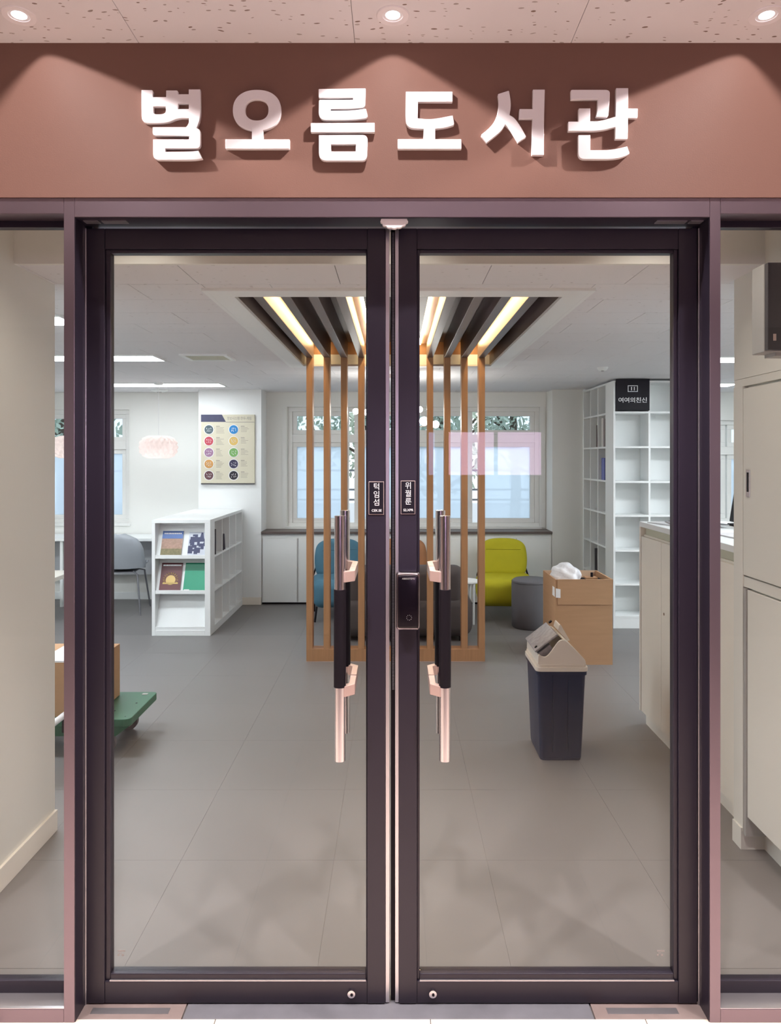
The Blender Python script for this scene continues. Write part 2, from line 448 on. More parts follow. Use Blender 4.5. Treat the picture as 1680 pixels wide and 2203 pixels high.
# --- library walls
WZ = ZC + 0.1
struct('wall_left', (-1.565, -1.445, 2.14, 3.06, 0, 2.62), M_cream, 'cream partition wall beside the west side glass panel', 'wall')
struct('wall_left_return', (-5.2, -1.565, 2.94, 3.06, 0, WZ), M_wall, 'white return wall behind the cream partition', 'wall')
struct('wall_right_return', (1.75, 5.2, 2.86, 2.98, 0, WZ), M_wall, 'white return wall behind the storage wall', 'wall')
struct('wall_outer_left', (-5.3, -5.2, 2.94, 8.3, 0, WZ), M_wall, 'white far side wall of the study corner', 'wall')
struct('wall_outer_right', (5.2, 5.3, 2.86, 8.3, 0, WZ), M_wall, 'white far side wall behind the counter', 'wall')
struct('baseboard_left', (-1.445, -1.433, 2.2, 3.06, 0, 0.088), M_ivory, 'ivory baseboard along the cream partition', 'baseboard', 0.002)
YB = 8.06
WB = MB()
wins = [(-4.3, -2.975, 0.84, 2.12), (-1.206, 1.62, 0.80, 2.15), (3.05, 4.4, 0.85, 2.0)]
xs = -5.2
for a, b, z0, z1 in wins:
    WB.box(xs, a, YB, YB+0.24, 0, WZ); WB.box(a, b, YB, YB+0.24, 0, z0); WB.box(a, b, YB, YB+0.24, z1, WZ); xs = b
WB.box(xs, 5.2, YB, YB+0.24, 0, WZ)
tag(WB.build('wall_back', M_wall), 'white far wall with the windows', 'wall', kind='structure')
struct('wall_pier_left', (-2.115, -1.44, 7.75, YB, 0, WZ), M_white, 'white wall pier carrying the round-badge notice board', 'pier')
struct('wall_pier_right', (1.69, 2.02, 7.75, YB, 0, WZ), M_wall, 'white wall pier between the windows and the tall bookcase', 'pier')
struct('baseboard_pier', (-2.115, -1.44, 7.738, 7.75, 0, 0.08), M_ivory, 'ivory baseboard along the notice board pier', 'baseboard', 0.002)
struct('baseboard_back', (-5.2, -2.115, YB-0.012, YB, 0, 0.08), M_white, 'white baseboard under the study desk', 'baseboard', 0.002)

# --- windows
def window(name, x0, x1, z0, z1, sashes, zt, label, frost):
    w = thing(name, label, 'window', ((x0+x1)/2, YB+0.08, z0), kind='structure')
    X, H = (x1-x0)/2, z1-z0
    f = MB(); t = 0.05
    f.box(-X, X, -0.04, 0.06, 0, t); f.box(-X, X, -0.04, 0.06, H-t, H)
    f.box(-X, -X+t, -0.04, 0.06, t, H-t); f.box(X-t, X, -0.04, 0.06, t, H-t)
    zz = zt - z0
    f.box(-X+t, X-t, -0.04, 0.06, zz-0.045, zz+0.045)
    f.build('window_frame', M_wframe, w, bevel=0.003)
    for (a, b, fr) in sashes:
        a -= (x0+x1)/2; b -= (x0+x1)/2
        for k, (c, d) in enumerate(((t, zz-0.045), (zz+0.045, H-t))):
            s = MB(); q = 0.05
            s.box(a, b, -0.02, 0.03, c, c+q); s.box(a, b, -0.02, 0.03, d-q, d)
            s.box(a, a+q, -0.02, 0.03, c+q, d-q); s.box(b-q, b, -0.02, 0.03, c+q, d-q)
            so = s.build('sash', M_wframe, w, bevel=0.003)
            box('pane', (a+q, b-q, 0.0, 0.006, c+q, d-q), M_frost if (fr and k == 0) else M_wglass, so)
    box('window_sill', (-X-0.02, X+0.02, -0.10, -0.04, -0.02, 0.012), M_wframe, w, bevel=0.003)
    return w
zt2 = PZ(943, YB)
window('window_1', -1.206, 1.62, 0.80, 2.15, [(-1.156, -0.52, True), (-0.46, 0.19, True), (0.21, 0.87, True), (0.95, 1.57, True)], zt2, 'wide window with frosted lower panes above the low cabinets', True)
window('window_2', -4.3, -2.975, 0.84, 2.12, [(-4.25, -3.67, True), (-3.65, -3.025, True)], 1.72, 'window over the study desk with an upright-barred railing outside', False)
window('window_3', 3.05, 4.4, 0.85, 2.0, [(3.1, 3.72, True), (3.74, 4.35, True)], 1.66, 'window seen past the counter and its monitor', False)
hb = MB()
for z in (PZ(878, YB), ): hb.box(-1.262, 1.676, YB-0.012, YB, 2.15, 2.175)
hb.box(-1.262, -1.212, YB-0.012, YB, 0.80, 2.15); hb.box(1.626, 1.676, YB-0.012, YB, 0.80, 2.15)
tag(hb.build('trim_2', M_wframe), 'white casing around the wide window', 'trim', kind='structure')

# --- outdoors
struct('ground_outside', (-14, 14, 8.4, 30, -0.4, -0.3), mat('pale_paving', (0.45, 0.45, 0.46), 0.8), 'pale paving outside the windows', 'ground')
def tree(x, y, h, seed, label):
    rnd = random.Random(seed)
    t = thing('tree', label, 'tree', (x, y, -0.3), group='trees outside the windows')
    tr = MB(); tr.tube([(0,0,0), (0.05,0,h*0.3), (0,0.05,h*0.6), (0.05,0,h*0.95)], [0.12, 0.10, 0.07, 0.02], 8)
    for k in range(9):
        a = rnd.uniform(0, 2*PI); z = h*rnd.uniform(0.3, 0.8)
        tr.tube([(0.02,0.02,z), (0.5*math.cos(a), 0.5*math.sin(a), z+0.3), (0.85*math.cos(a), 0.85*math.sin(a), z+0.6)], [0.04, 0.025, 0.008], 6)
    tr.build('trunk', M_bark, t, True)
    lf = MB()
    for k in range(1500):
        a, b, r = rnd.uniform(0, 2*PI), rnd.uniform(-1, 1), rnd.random()**0.4
        c = Vector((1.15*r*math.sqrt(1-b*b)*math.cos(a), 1.15*r*math.sqrt(1-b*b)*math.sin(a), h*0.68 + h*0.36*r*b))
        d1 = Vector((rnd.gauss(0,1), rnd.gauss(0,1), rnd.gauss(0,1))).normalized(); d2 = d1.orthogonal().normalized()
        s = rnd.uniform(0.05, 0.10)
        p = [c-d1*s, c-d2*s*0.5, c+d1*s, c+d2*s*0.5]
        lf.add([tuple(q) for q in p], [(0,1,2,3)])
    tag(lf.build('foliage', M_leaf, t), kind='stuff')
for k, (x, y, h, l) in enumerate(((-2.5, 12.2, 3.9, 'leafy tree outside, seen just right of the notice board pier'), (-0.55, 14.2, 4.3, 'leafy tree outside, farthest back behind the slat screen'), (0.75, 11.9, 3.8, 'leafy tree outside, nearest the wide window behind the slat screen'),
        (2.3, 14.0, 4.3, 'leafy tree outside above the yellow chair'), (3.6, 11.8, 3.9, 'leafy tree outside, hidden largely by the tall bookcase'), (-6.2, 13.4, 4.4, 'leafy tree outside the study desk window'))):
    tree(x, y, h, 5+k, l)
def railing(x0, x1, y, zs, label, vert):
    r = thing('railing', label, 'railing', ((x0+x1)/2, y, 0.0), group='railings outside the windows')
    X = (x1-x0)/2
    for z in zs: box('rail', (-X, X, -0.012, 0.012, z-0.012, z+0.012), M_rail, r)
    n = int((x1-x0)/vert)
    for k in range(n+1):
        x = -X + k*(x1-x0)/n
        box('baluster', (x-0.012, x+0.012, -0.01, 0.01, -0.3, max(zs)-0.012), M_rail, r)
railing(-4.6, -2.6, 8.75, (1.42, 0.92), 'grey railing of upright bars outside the study desk window', 0.16)
railing(-1.5, 1.9, 8.62, (1.43, 1.20, 1.08), 'grey railing of long horizontal bars outside the frosted panes', 1.7)
railing(2.9, 4.8, 8.75, (1.42, 0.92), 'grey railing of upright bars outside the window past the counter', 0.16)

# ================================================================== DOORS AND FRAME
fr = thing('trim_3', 'dark plum metal frame around the double doors and side panels', 'door frame', (0, YF, 0), kind='structure')
def fbox(name, x0, x1, y0, y1, z0, z1, m=M_framel, bevel=0.0015):
    return box(name, (x0, x1, y0-YF, y1-YF, z0, z1), m, fr, bevel)
fbox('mullion', -0.920, -0.890, YF, 2.13, 0.012, 2.302)
fbox('mullion', 0.8735, 0.9035, YF, 2.13, 0.012, 2.302)
fbox('mullion', -2.02, -1.99, YF, 2.13, 0.012, 2.302)
fbox('mullion', 1.99, 2.02, YF, 2.13, 0.012, 2.302)
fbox('head_rail', -0.890, 0.8735, YF, 2.13, 2.248, 2.302)
fbox('head_rail', -1.99, -0.920, YF, 2.13, 2.2574, 2.302)
fbox('head_rail', 0.9035, 1.99, YF, 2.13, 2.2574, 2.302)
for a, b in ((-0.890, -0.8745), (0.858, 0.8735)):
    fbox('jamb_lining', a, b, 2.078, 2.13, 0.012, 2.248, M_frame)
fbox('jamb_lining', -0.8895, -0.8885, 2.002, 2.077, 0.012, 2.247, M_frame, 0)
fbox('jamb_lining', 0.872, 0.873, 2.002, 2.077, 0.012, 2.247, M_frame, 0)
fbox('head_lining', -0.888, 0.872, 2.002, 2.077, 2.2465, 2.2475, M_frame, 0)
fbox('seal_strip', -0.8885, -0.8845, 2.062, 2.068, 0.012, 2.238, M_silver, 0.001)
fbox('seal_strip', 0.8680, 0.8720, 2.062, 2.068, 0.012, 2.238, M_silver, 0.001)
for a, b in ((-1.99, -0.920), (0.9035, 1.99)):
    fbox('sill_rail', a, b, YF, 2.13, 0.012, 0.050)
    fbox('sill_cap', a, b, YF+0.001, 2.058, 0.050, 0.0515, M_silver, 0)
    fbox('glazing_rail', a, b, 2.058, 2.085, 0.050, 0.086, M_frame)
    fbox('glazing_rail', a, b, 2.058, 2.085, 2.238, 2.2574, M_frame)
    fbox('glass_pane', a, b, 2.068, 2.076, 0.086, 2.238, M_glass, 0)
for a, b in ((-0.875, -0.835), (-0.825, -0.755), (0.735, 0.82), (0.83, 0.865)):
    fbox('pivot_plate', a, b, 2.02, 2.045, 2.2435, 2.2465, M_silver, 0.0005)

def door(name, label, s, xo, xso, xg0, xg1, xi, mirror_x):
    """s=-1: west leaf. xo outer edge, xso inner edge of outer stile, glass xg0..xg1, xi inner edge"""
    d = thing(name, label, 'door', (xo, YL, 0.012), kind='structure')
    def B(nm, x0, x1, y0, y1, z0, z1, m=M_frame, bevel=0.002, par=None):
        a, b = min(x0, x1)-xo, max(x0, x1)-xo
        return box(nm, (a, b, y0-YL, y1-YL, z0-0.012, z1-0.012), m, par or d, bevel)
    Y1 = YL + 0.045
    zb, zt, zg0, zg1 = 0.016, 2.238, 0.0972, 2.169
    gi = xg1 if s < 0 else xg0       # glass edge near the meeting stile
    go = xg0 if s < 0 else xg1
    B('stile', xo, xso, YL, Y1, zb, zt)
    sg = 0.004 if s < 0 else 0.008
    gi2 = gi + 0.004 if s < 0 else gi - 0.008
    B('stile', gi2, xi, YL, Y1, zb, zt)
    B('top_rail', xso, gi2, YL+0.001, Y1, 2.1795, zt)
    B('bottom_rail', xso, gi2, YL+0.001, Y1, zb, 0.0785)
    B('glazing_bead', xso, go, YL+0.008, Y1-0.008, 0.0785, 2.1795)
    B('glazing_bead', gi2, gi, YL+0.008, Y1-0.008, 0.0785, 2.1795)
    B('glazing_bead', go, gi, YL+0.008, Y1-0.008, 2.169, 2.1795)
    B('glazing_bead', go, gi, YL+0.006, Y1-0.008, 0.0785, 0.0972)
    B('bead_trim', go, gi, YL+0.0015, YL+0.006, 0.0785, 0.0815, M_silver, 0)
    B('glass_pane', go, gi, YL+0.018, YL+0.026, zg0, zg1, M_glass, 0)
    # bottom lock cylinder
    cx = PX(756 if s < 0 else 931, YL) - xo
    lk = MB(); lk.tube([(cx, 0.001, 0.034), (cx, -0.006, 0.034)], 0.011, 20)
    lko = lk.build('lock_cylinder', M_chrome, d, True)
    MB().tube([(cx+0.001, -0.006, 0.033), (cx+0.001, -0.0075, 0.033)], 0.004, 12).build('keyhole', M_black, lko, True)
    # pull handle: steel bar outside, twin inside, black grip, brackets
    hx = PX(731 if s < 0 else 957, 1.99) - xo
    hy, hy2 = -0.075, 0.13
    h = MB(); h.tube([(hx, hy, 1.42-0.012), (hx, hy, 0.745-0.012)], 0.0152, 24)
    ho = h.build('pull_handle', M_chrome, d, True)
    h2 = MB(); h2.tube([(hx, hy2, 1.42-0.012), (hx, hy2, 0.745-0.012)], 0.0152, 24); h2.build('inner_bar', M_chrome, ho, True)
    for y in (hy, hy2):
        g = MB(); g.tube([(hx, y, 1.205), (hx, y, 0.936)], 0.0168, 24); g.build('grip_sleeve', M_black, ho, True)
    sd = 1 if s < 0 else -1
    for z in (1.240, 0.925):
        for y_, e in ((hy, 1), (hy2, -1)):
            P = [(hx, y_-0.010*e), (hx+0.016*sd, y_-0.010*e), (hx+0.041*sd, y_+0.012*e), (hx+0.041*sd, 0.022-0.004*e), (hx+0.024*sd, 0.022-0.004*e), (hx+0.024*sd, y_+0.022*e), (hx+0.012*sd, y_+0.012*e), (hx, y_+0.010*e)]
            MB().prism(P, lambda u, v, t: (u, v, t), z-0.0145, z+0.0145).build('bracket', M_pinkm, ho, bevel=0.001)
    # small etched maker's mark at the bottom corner of the glass
    mk = MB(); ex = (PX(248, YL) if s < 0 else PX(1418, YL)) - xo
    for (a, b, c, e) in ((0, 0.022, 0.016, 0.020), (0.0, 0.005, 0.004, 0.009), (0.012, 0.018, 0.003, 0.009), (0.004, 0.012, 0.011, 0.013)):
        mk.box(ex+a, ex+b, 0.0172, 0.018, 0.125+c, 0.125+e)
    mk.build('etched_mark', M_ink, d)
    return d, B
d1, B1 = door('door_1', 'glass door leaf hinged at the west jamb, with the keyed bottom rail', -1, -0.886, -0.833, -0.819, -0.084, -0.028, 0)
d2, B2 = door('door_2', 'glass door leaf with the black digital lock on its meeting stile', 1, 0.866, 0.8127, 0.0706, 0.8007, 0.0107, 0)
B1('edge_strip', -0.0278, -0.0165, YL+0.004, YL+0.04, 0.016, 2.238, M_silver, 0.001)
B2('edge_strip', 0.0, 0.0105, YL+0.004, YL+0.04, 0.016, 2.238, M_silver, 0.001)
bs = B2('brush_carrier', -0.0125, -0.0001, YL+0.016, YL+0.03, 0.016, 2.238, M_black, 0)
br = MB()
for k in range(300):
    z = 0.90 + k*0.0044
    br.box(-0.0085, -0.0025, 0.011, 0.0165, z, z+0.0022)
bo = br.build('brush_teeth', M_leg, bs); bo.location = (-0.866, 0, 0); tag(bo, kind='stuff')
# digital lock on door_2
lx0, lx1 = 0.0026-0.866, 0.0700-0.866
lk = MB(); lk.rbox(lx0, lx1, -0.034, 0.0, 1.081, 1.2445, 0.0095, 4)
lko = lk.build('digital_lock', mat('dark_chrome', (0.30, 0.26, 0.29), 0.18, 1.0, 0.03, 8), d2, True)
MB().rbox(lx0+0.0035, lx1-0.003, -0.0365, -0.02, 1.085, 1.2385, 0.008, 4).build('touch_panel', M_gloss, lko, True)
t = text_mesh('lock_lettering', 'ABBSISTEMS', 0.0068, M_lgrey, 0.0006, 1.0)
o = link('lock_lettering', t, lko, ((lx0+lx1)/2+0.001, -0.0365, 1.2275))
dots = MB()
for a in range(9):
    an = a*2*PI/9
    x, z = (lx0+lx1)/2+0.003+0.007*math.cos(an), 1.118+0.007*math.sin(an)
    dots.box(x-0.0007, x+0.0007, -0.0369, -0.0364, z-0.0007, z+0.0007)
dots.build('keypad_mark', M_lgrey, lko)

# door signs
def door_sign(x0, x1, z0, z1, chars, small, label):
    w, h = x1-x0, z1-z0
    s = thing('door_sign', label, 'sign', ((x0+x1)/2, YL, (z0+z1)/2), group='small black name plates on the door stiles')
    box('plate', (-w/2, w/2, -0.003, 0, -h/2, h/2), M_edge, s, 0.0006)
    box('plate_face', (-w/2+0.0015, w/2-0.0015, -0.0036, -0.003, -h/2+0.0015, h/2-0.0015), M_signb, s)
    n = len(chars)
    for k, c in enumerate(chars):
        me = text_mesh('lettering', c, 0.0215, M_signw, 0.0006)
        link('lettering', me, s, (0.001, -0.0036, h/2 - 0.0155 - k*0.0225))
    me = text_mesh('lettering', small, 0.0095, M_signw, 0.0006, bold=0.0001)
    link('lettering', me, s, (0.001, -0.0036, -h/2+0.0115))
door_sign(PX(793, YL), PX(826, YL), PZ(1107, YL), PZ(1036, YL), '턱임섬', 'CEK.SE', 'small black name plate beside the grip, ending in CEK.SE')
door_sign(PX(862, YL), PX(893, YL), PZ(1106, YL), PZ(1034, YL), '위꿜룬', 'S2.XPR', 'small black name plate above the digital lock, ending in S2.XPR')
# scalloped white plate at the top of the meeting stiles
poly = [(-0.037, 0.0, 0.003), (0.037, 0.0, 0.003)]
nb_ = 7
for k in range(nb_):
    a0, a1 = PI*k/nb_, PI*(k+1)/nb_
    for q in range(6):
        a = -(a0 + (a1-a0)*q/6); bump = 1 + 0.10*math.sin(PI*q/6)
        poly.append((0.036*math.cos(a)*bump, -0.004 + 0.022*math.sin(a)*bump, 0))
me = outline_mesh('scalloped_plate', [fillet(poly, 4)], 0.012, 0.001, M_letter)
tag(link('scalloped_plate', me, None, (PX(848, 2.01), 2.018, 2.2465)), 'white scalloped plastic plate under the door head between the leaves', 'plate')

# ================================================================== SIGN LETTERS
def L_(ox, loops):
    k = 10.5; out = []
    for lp in loops:
        out.append([(PX(ox + x/k, 1.986), PZ(180 + y/k, 1.986)) for x, y in lp])
    return out
def sup(cx, cy, rx, ry, n, skip=None, k=56, a0=0):
    r = []
    for i in range(k):
        t = a0 + 2*PI*i/k; c, s_ = math.cos(t), math.sin(t)
        x = cx + rx*math.copysign(abs(c)**(2/n), c); y = cy + ry*math.copysign(abs(s_)**(2/n), s_)
        if skip and skip(x, y): continue
        r.append((x, y))
    return r
F = fillet
byeol = [F([(148,140,8),(408,140,40),(408,300),(705,300),(705,150,10),(975,150,40),(975,235),(1215,235),(1215,125,8),(1478,125,8),(1490,760,240),(1400,1000),(1485,1045,80),(1485,1465,110),(690,1465),(690,1535),(1250,1535,300),(1440,1512,8),(1530,1690,5),(1350,1725,200),(412,1725,140),(412,1255,10),(1225,1255),(1225,1175),(402,1175,80),(402,980,25),(1160,980),(1222,900,90),(1220,778),(960,778,150),(720,895,250),(155,895,160)]),
         F([(420,515,6),(700,515,6),(700,690,130),(425,690,60)]), [(978,445),(1215,445),(1215,570),(978,570)]]
o_out = sup(815, 598, 546, 462, 2.25, lambda x, y: y > 900 and 700 < x < 955, 72, PI/2+0.001)
o_out = [p for p in o_out]
i0 = min(range(len(o_out)), key=lambda i: (o_out[i][0]-700)**2 + (o_out[i][1]-1045)**2)
o_out = o_out[i0:] + o_out[:i0]
if (o_out[1][0]-o_out[0][0]) > 0: o_out = [o_out[0]] + o_out[1:][::-1]
oo = o_out + [(955,1048),(955,1255)] + F([(955,1255),(1553,1255,18),(1553,1472,22),(100,1472,30),(100,1252,20),(700,1252)])[1:] + [(700,1044)]
reum1 = [F([(265,118,15),(1328,103,15),(1325,470,120),(1290,545,70),(1000,572,150),(540,572),(540,608),(1000,606,150),(1335,562,15),(1380,735,50),(1340,782,40),(1000,825,250),(262,825,180),(270,367,25),(1040,362),(1040,322),(265,325,35)])]
reum = reum1 + [F([(85,888,15),(1532,880,15),(1532,1098,12),(85,1100,25)]), F([(268,1160,15),(1378,1155,130),(1360,1742,120),(268,1742,180)]), [(545,1372),(1103,1372),(1103,1528),(545,1528)]]
do = [F([(293,178,10),(1352,178,15),(1352,410,15),(572,410),(560,780),(870,812,280),(1355,715,12),(1395,930,45),(1200,995,150),(960,1022),(958,1252),(1553,1252,18),(1553,1474,18),(108,1474,22),(108,1252,18),(690,1252),(695,1022),(300,1005,260),(285,700,100)])]
seo = [F([(480,232,28),(735,152,25),(778,400,150),(775,560,100),(748,705),(850,760,80),(1000,960,150),(1128,1200,25),(940,1328,10),(790,1075,120),(650,922),(560,1075,140),(230,1338,10),(95,1160,40),(320,980,150),(450,780,150),(505,500,170)]),
       F([(1272,130,12),(1545,130,12),(1525,900,200),(1522,1612,12),(1248,1612,8),(1262,792),(958,792,8),(968,570,15),(1268,570)])]
gwan = [F([(135,135,35),(1020,135,110),(1020,300,80),(980,735,30),(940,760,10),(700,750,8),(735,600,80),(745,350),(135,355,10)]),
        F([(75,855,20),(305,855),(312,555,20),(578,555,8),(572,848),(800,848,220),(1145,740),(1157,97,12),(1435,97,12),(1430,560),(1650,560,15),(1640,782,25),(1430,770),(1420,1254,30),(1135,1252,10),(1140,980),(780,1072,260),(75,1072,10)]),
        F([(300,1160,25),(578,1160,8),(575,1500),(1050,1500,200),(1410,1415,10),(1468,1585,40),(1300,1670,150),(1050,1708,150),(300,1708,160)])]
for nm, ox, loops in (('byeol, first of the door sign', 290, byeol), ('o, second of the door sign', 475, [oo, sup(812, 590, 262, 238, 2.3)]), ('reum, third of the door sign', 660, reum),
                      ('do, fourth of the door sign', 845, do), ('seo, fifth of the door sign', 1025, seo), ('gwan, last of the door sign', 1215, gwan)):
    lp = L_(ox, loops)
    cx = sum(p[0] for p in lp[0])/len(lp[0]); cz = min(p[1] for l in lp for p in l)
    lp = [[(x-cx, z-cz) for x, z in l] for l in lp]
    me = outline_mesh('sign_letter', lp, 0.011, 0.0010, M_letter)
    tag(link('sign_letter', me, None, (cx, 1.997, cz)), 'white raised Hangul syllable ' + nm, 'letter', 'raised letters of the sign over the doors')

# ================================================================== HALL LIGHTS
def beam_nodes(ld, a, b, c, power):
    """wall-washer photometric curve: even wash on the wall behind, side shields at slopes c-a .. c+a"""
    ld.use_nodes = True
    nt = ld.node_tree; N = nt.nodes; L = nt.links
    e = N['Emission']
    def mth(op, x, y=None, z=None):
        n = N.new('ShaderNodeMath'); n.operation = op
        for k, v in enumerate((x, y, z)):
            if v is None: continue
            if isinstance(v, (int, float)): n.inputs[k].default_value = v
            else: L.new(v, n.inputs[k])
        return n.outputs[0]
    tc = N.new('ShaderNodeTexCoord'); sx = N.new('ShaderNodeSeparateXYZ'); L.new(tc.outputs['Normal'], sx.inputs[0])
    nx, ny, nz = sx.outputs
    az = mth('MAXIMUM', mth('ABSOLUTE', nz), 0.001)
    u = mth('DIVIDE', mth('SUBTRACT', mth('DIVIDE', nx, az), c), a)
    v = mth('DIVIDE', mth('DIVIDE', ny, az), b)
    rho = mth('SQRT', mth('ADD', mth('MULTIPLY', u, u), mth('MULTIPLY', v, v)))
    mr = N.new('ShaderNodeMapRange'); mr.interpolation_type = 'SMOOTHSTEP'
    mr.inputs['From Min'].default_value = 1.06; mr.inputs['From Max'].default_value = 0.80
    L.new(rho, mr.inputs['Value'])
    inten = mth('POWER', mth('MAXIMUM', mth('ABSOLUTE', ny), 0.24), -power)
    L.new(mth('MULTIPLY', inten, mr.outputs['Result']), e.inputs['Strength'])

dl_proto = None
def downlight(x, y, label, tilt, sign, group):
    d = thing('downlight', label, 'downlight', (x, y, ZH), group=group)
    MB().lathe([(0.026, 0.006), (0.0265, -0.002), (0.041, -0.0035), (0.0430, -0.001), (0.043, 0.0)], seg=40).build('trim_ring', M_letter, d, True)
    MB().lathe([(0.0262, 0.0), (0.024, 0.03), (0.0, 0.032)], seg=32).build('can', M_silver, d, True)
    le = MB().lathe([(0.0, -0.004), (0.010, -0.0032), (0.018, -0.001), (0.0225, 0.004), (0.0225, 0.012)], seg=32).build('lens', E_spot, d, True)
    return d
for x, l, tx in ((-0.977, 'recessed downlight over the west end of the sign wall', 0.75), (-0.006, 'recessed downlight over the middle of the sign wall', 0.0), (0.965, 'recessed downlight over the east end of the sign wall', -0.75)):
    d = downlight(x, 1.872, l, 0, True, 'downlights along the sign wall')
    ld = bpy.data.lights.new('sign_spot', 'SPOT'); ld.energy = SPOT_W; ld.color = HALL_COL
    ld.spot_size = math.radians(176); ld.spot_blend = 0.0; ld.shadow_soft_size = 0.008
    beam_nodes(ld, 1.65, 5.5, tx, 2.7)
    lo = bpy.data.objects.new('sign_spot', ld); COL.objects.link(lo); lo.parent = d
    lo.location = (0, 0, -0.012)
for x in (-2.6, -1.55, -0.55, 0.55, 1.55, 2.6):  # unseen row of lamps added as ambient fill for the hall
    d = downlight(x, 1.35, 'unseen fill downlight added in the hall ceiling, %s' % {-2.6: 'first of the row nearer the viewer', -1.55: 'second of the row nearer the viewer', -0.55: 'third of the row nearer the viewer', 0.55: 'fourth of the row nearer the viewer', 1.55: 'fifth of the row nearer the viewer', 2.6: 'sixth of the row nearer the viewer'}[x], 0, False, 'added fill downlights over the hall')
    ld = bpy.data.lights.new('hall_fill_light', 'SPOT'); ld.spot_size = math.radians(92); ld.spot_blend = 0.5; ld.shadow_soft_size = 0.03; ld.energy = HALL_FILL_W; ld.color = HALL_COL
    lo = bpy.data.objects.new('hall_fill_light', ld); COL.objects.link(lo); lo.parent = d; lo.location = (0, 0, -0.008)
for x, l in ((-0.95, 'unseen fill downlight added inside the doors by the cream partition'), (0.0, 'unseen fill downlight added inside the doors over the middle'), (0.95, 'unseen fill downlight added inside the doors by the storage cupboard')):  # lamps added out of sight above the door head to brighten the near floor
    d = downlight(x, 2.43, l, 0, False, 'added fill downlights just inside the doors'); d.location.z = 2.62
    ld = bpy.data.lights.new('entry_fill_light', 'SPOT'); ld.spot_size = math.radians(116); ld.spot_blend = 1.0; ld.shadow_soft_size = 0.03; ld.energy = ENTRY_FILL_W; ld.color = (1.0, 0.91, 0.80)
    lo = bpy.data.objects.new('entry_fill_light', ld); COL.objects.link(lo); lo.parent = d; lo.location = (0, 0, -0.008)
# light box on the wall behind the viewer, mirrored in the door glass
lb = thing('light_box', 'lilac light box on the wall opposite the doors', 'light box', (0.70, -2.198, 1.42))
box('cabinet', (-0.62, 0.60, 0.0, 0.05, -0.02, 0.44), M_dgrey, lb, 0.004)
box('screen', (-0.23, 0.166, 0.05, 0.053, 0.01, 0.385), E_screen, lb)
box('screen', (0.20, 0.58, 0.05, 0.053, 0.01, 0.385), E_screen, lb)
box('side_screen', (-0.406, -0.353, 0.05, 0.053, 0.01, 0.385), E_screen2, lb)

# ================================================================== CEILING FEATURE AND SLAT SCREEN
tr = thing('ceiling_recess', 'white framed ceiling recess holding the dark beams', 'ceiling recess', (0, TY0, ZC), kind='structure')
DY = TY1 - TY0
f = MB(); h1 = 0.09
f.box(TX0-0.02, TX0, 0, DY, -0.012, h1); f.box(TX1, TX1+0.02, 0, DY, -0.012, h1)
f.box(TX0-0.02, TX1+0.02, -0.02, 0, -0.012, h1); f.box(TX0-0.02, TX1+0.02, DY, DY+0.02, -0.012, h1)
f.build('recess_frame', M_white, tr, bevel=0.001)
fw_ = 0.098
for nm_, b_ in (('a', (TX0, TX0+fw_, fw_, DY-0.065)), ('b', (TX1-fw_, TX1, fw_, DY-0.065)), ('c', (TX0, TX1, 0, fw_)), ('d', (TX0, TX1, DY-0.065, DY))):
    box('recess_flange', (*b_, -0.012, 0.004), M_white, tr, 0.001)
f = MB(); f.box(TX0-0.02, TX1+0.02, -0.02, DY+0.02, 0.19, 0.2)
f.box(TX0+fw_-0.008, TX0+fw_, fw_, DY, 0.004, 0.19); f.box(TX1-fw_, TX1-fw_+0.008, fw_, DY, 0.004, 0.19); f.box(TX0+fw_, TX1-fw_, fw_-0.01, fw_, 0.004, 0.19)
f.build('dark_lining', M_dwood, tr)
f = MB(); f.box(TX0, TX1, DY, DY+0.02, h1, 0.19); f.build('end_lining', M_wood, tr)
PX0, PDX = -0.664, 0.1336
YP = 5.58
for i in range(11):
    x = PX0 + i*PDX
    b = box('ceiling_beam', (-0.024, 0.024, 0, YP+0.10-TY0-0.11, 0, 0.145), M_dwood, None, 0.002, loc=(x, TY0+0.10, ZC+0.043))
    nm = ('first', 'second', 'third', 'fourth', 'fifth', 'sixth', 'seventh', 'eighth', 'ninth', 'tenth', 'eleventh')[i]
    tag(b, 'dark wooden ceiling beam, %s of eleven counted from the notice board side' % nm, 'beam', 'dark beams in the ceiling recess')
for k, i in enumerate((0, 3, 6, 9)):
    x = PX0 + (i+0.5)*PDX
    t = thing('led_strip_light', 'warm LED strip glowing between the ceiling beams, %s from the notice board side' % ('first', 'second', 'third', 'fourth')[k], 'light', (x, TY0+0.11, ZC+0.165), group='warm strips in the ceiling recess')
    sx = 1 if i < 5 else -1
    box('channel', (-0.042, 0.042, 0, DY-0.15, 0.006, 0.024), M_edge, t)
    box('diffuser', (-0.014+0.016*sx, 0.014+0.016*sx, 0.0, DY-0.15, -0.004, 0.006), E_cove, t)
sc = thing('slat_screen', 'oak slat screen standing under the end of the ceiling beams', 'screen', (0, YP, 0))
for i in range(11):
    x = PX0 + i*PDX
    zb = 0.10
    box('slat', (x-0.024, x+0.024, 0, 0.10, zb, ZC+0.043), M_wood, sc, 0.002)
box('bottom_rail', (PX0-0.024, PX0+10*PDX+0.024, 0, 0.10, 0.004, 0.10), M_wood, sc, 0.002)
box('kick_strip', (PX0-0.024, PX0+10*PDX+0.024, -0.002, 0.102, 0, 0.004), M_edge, sc)

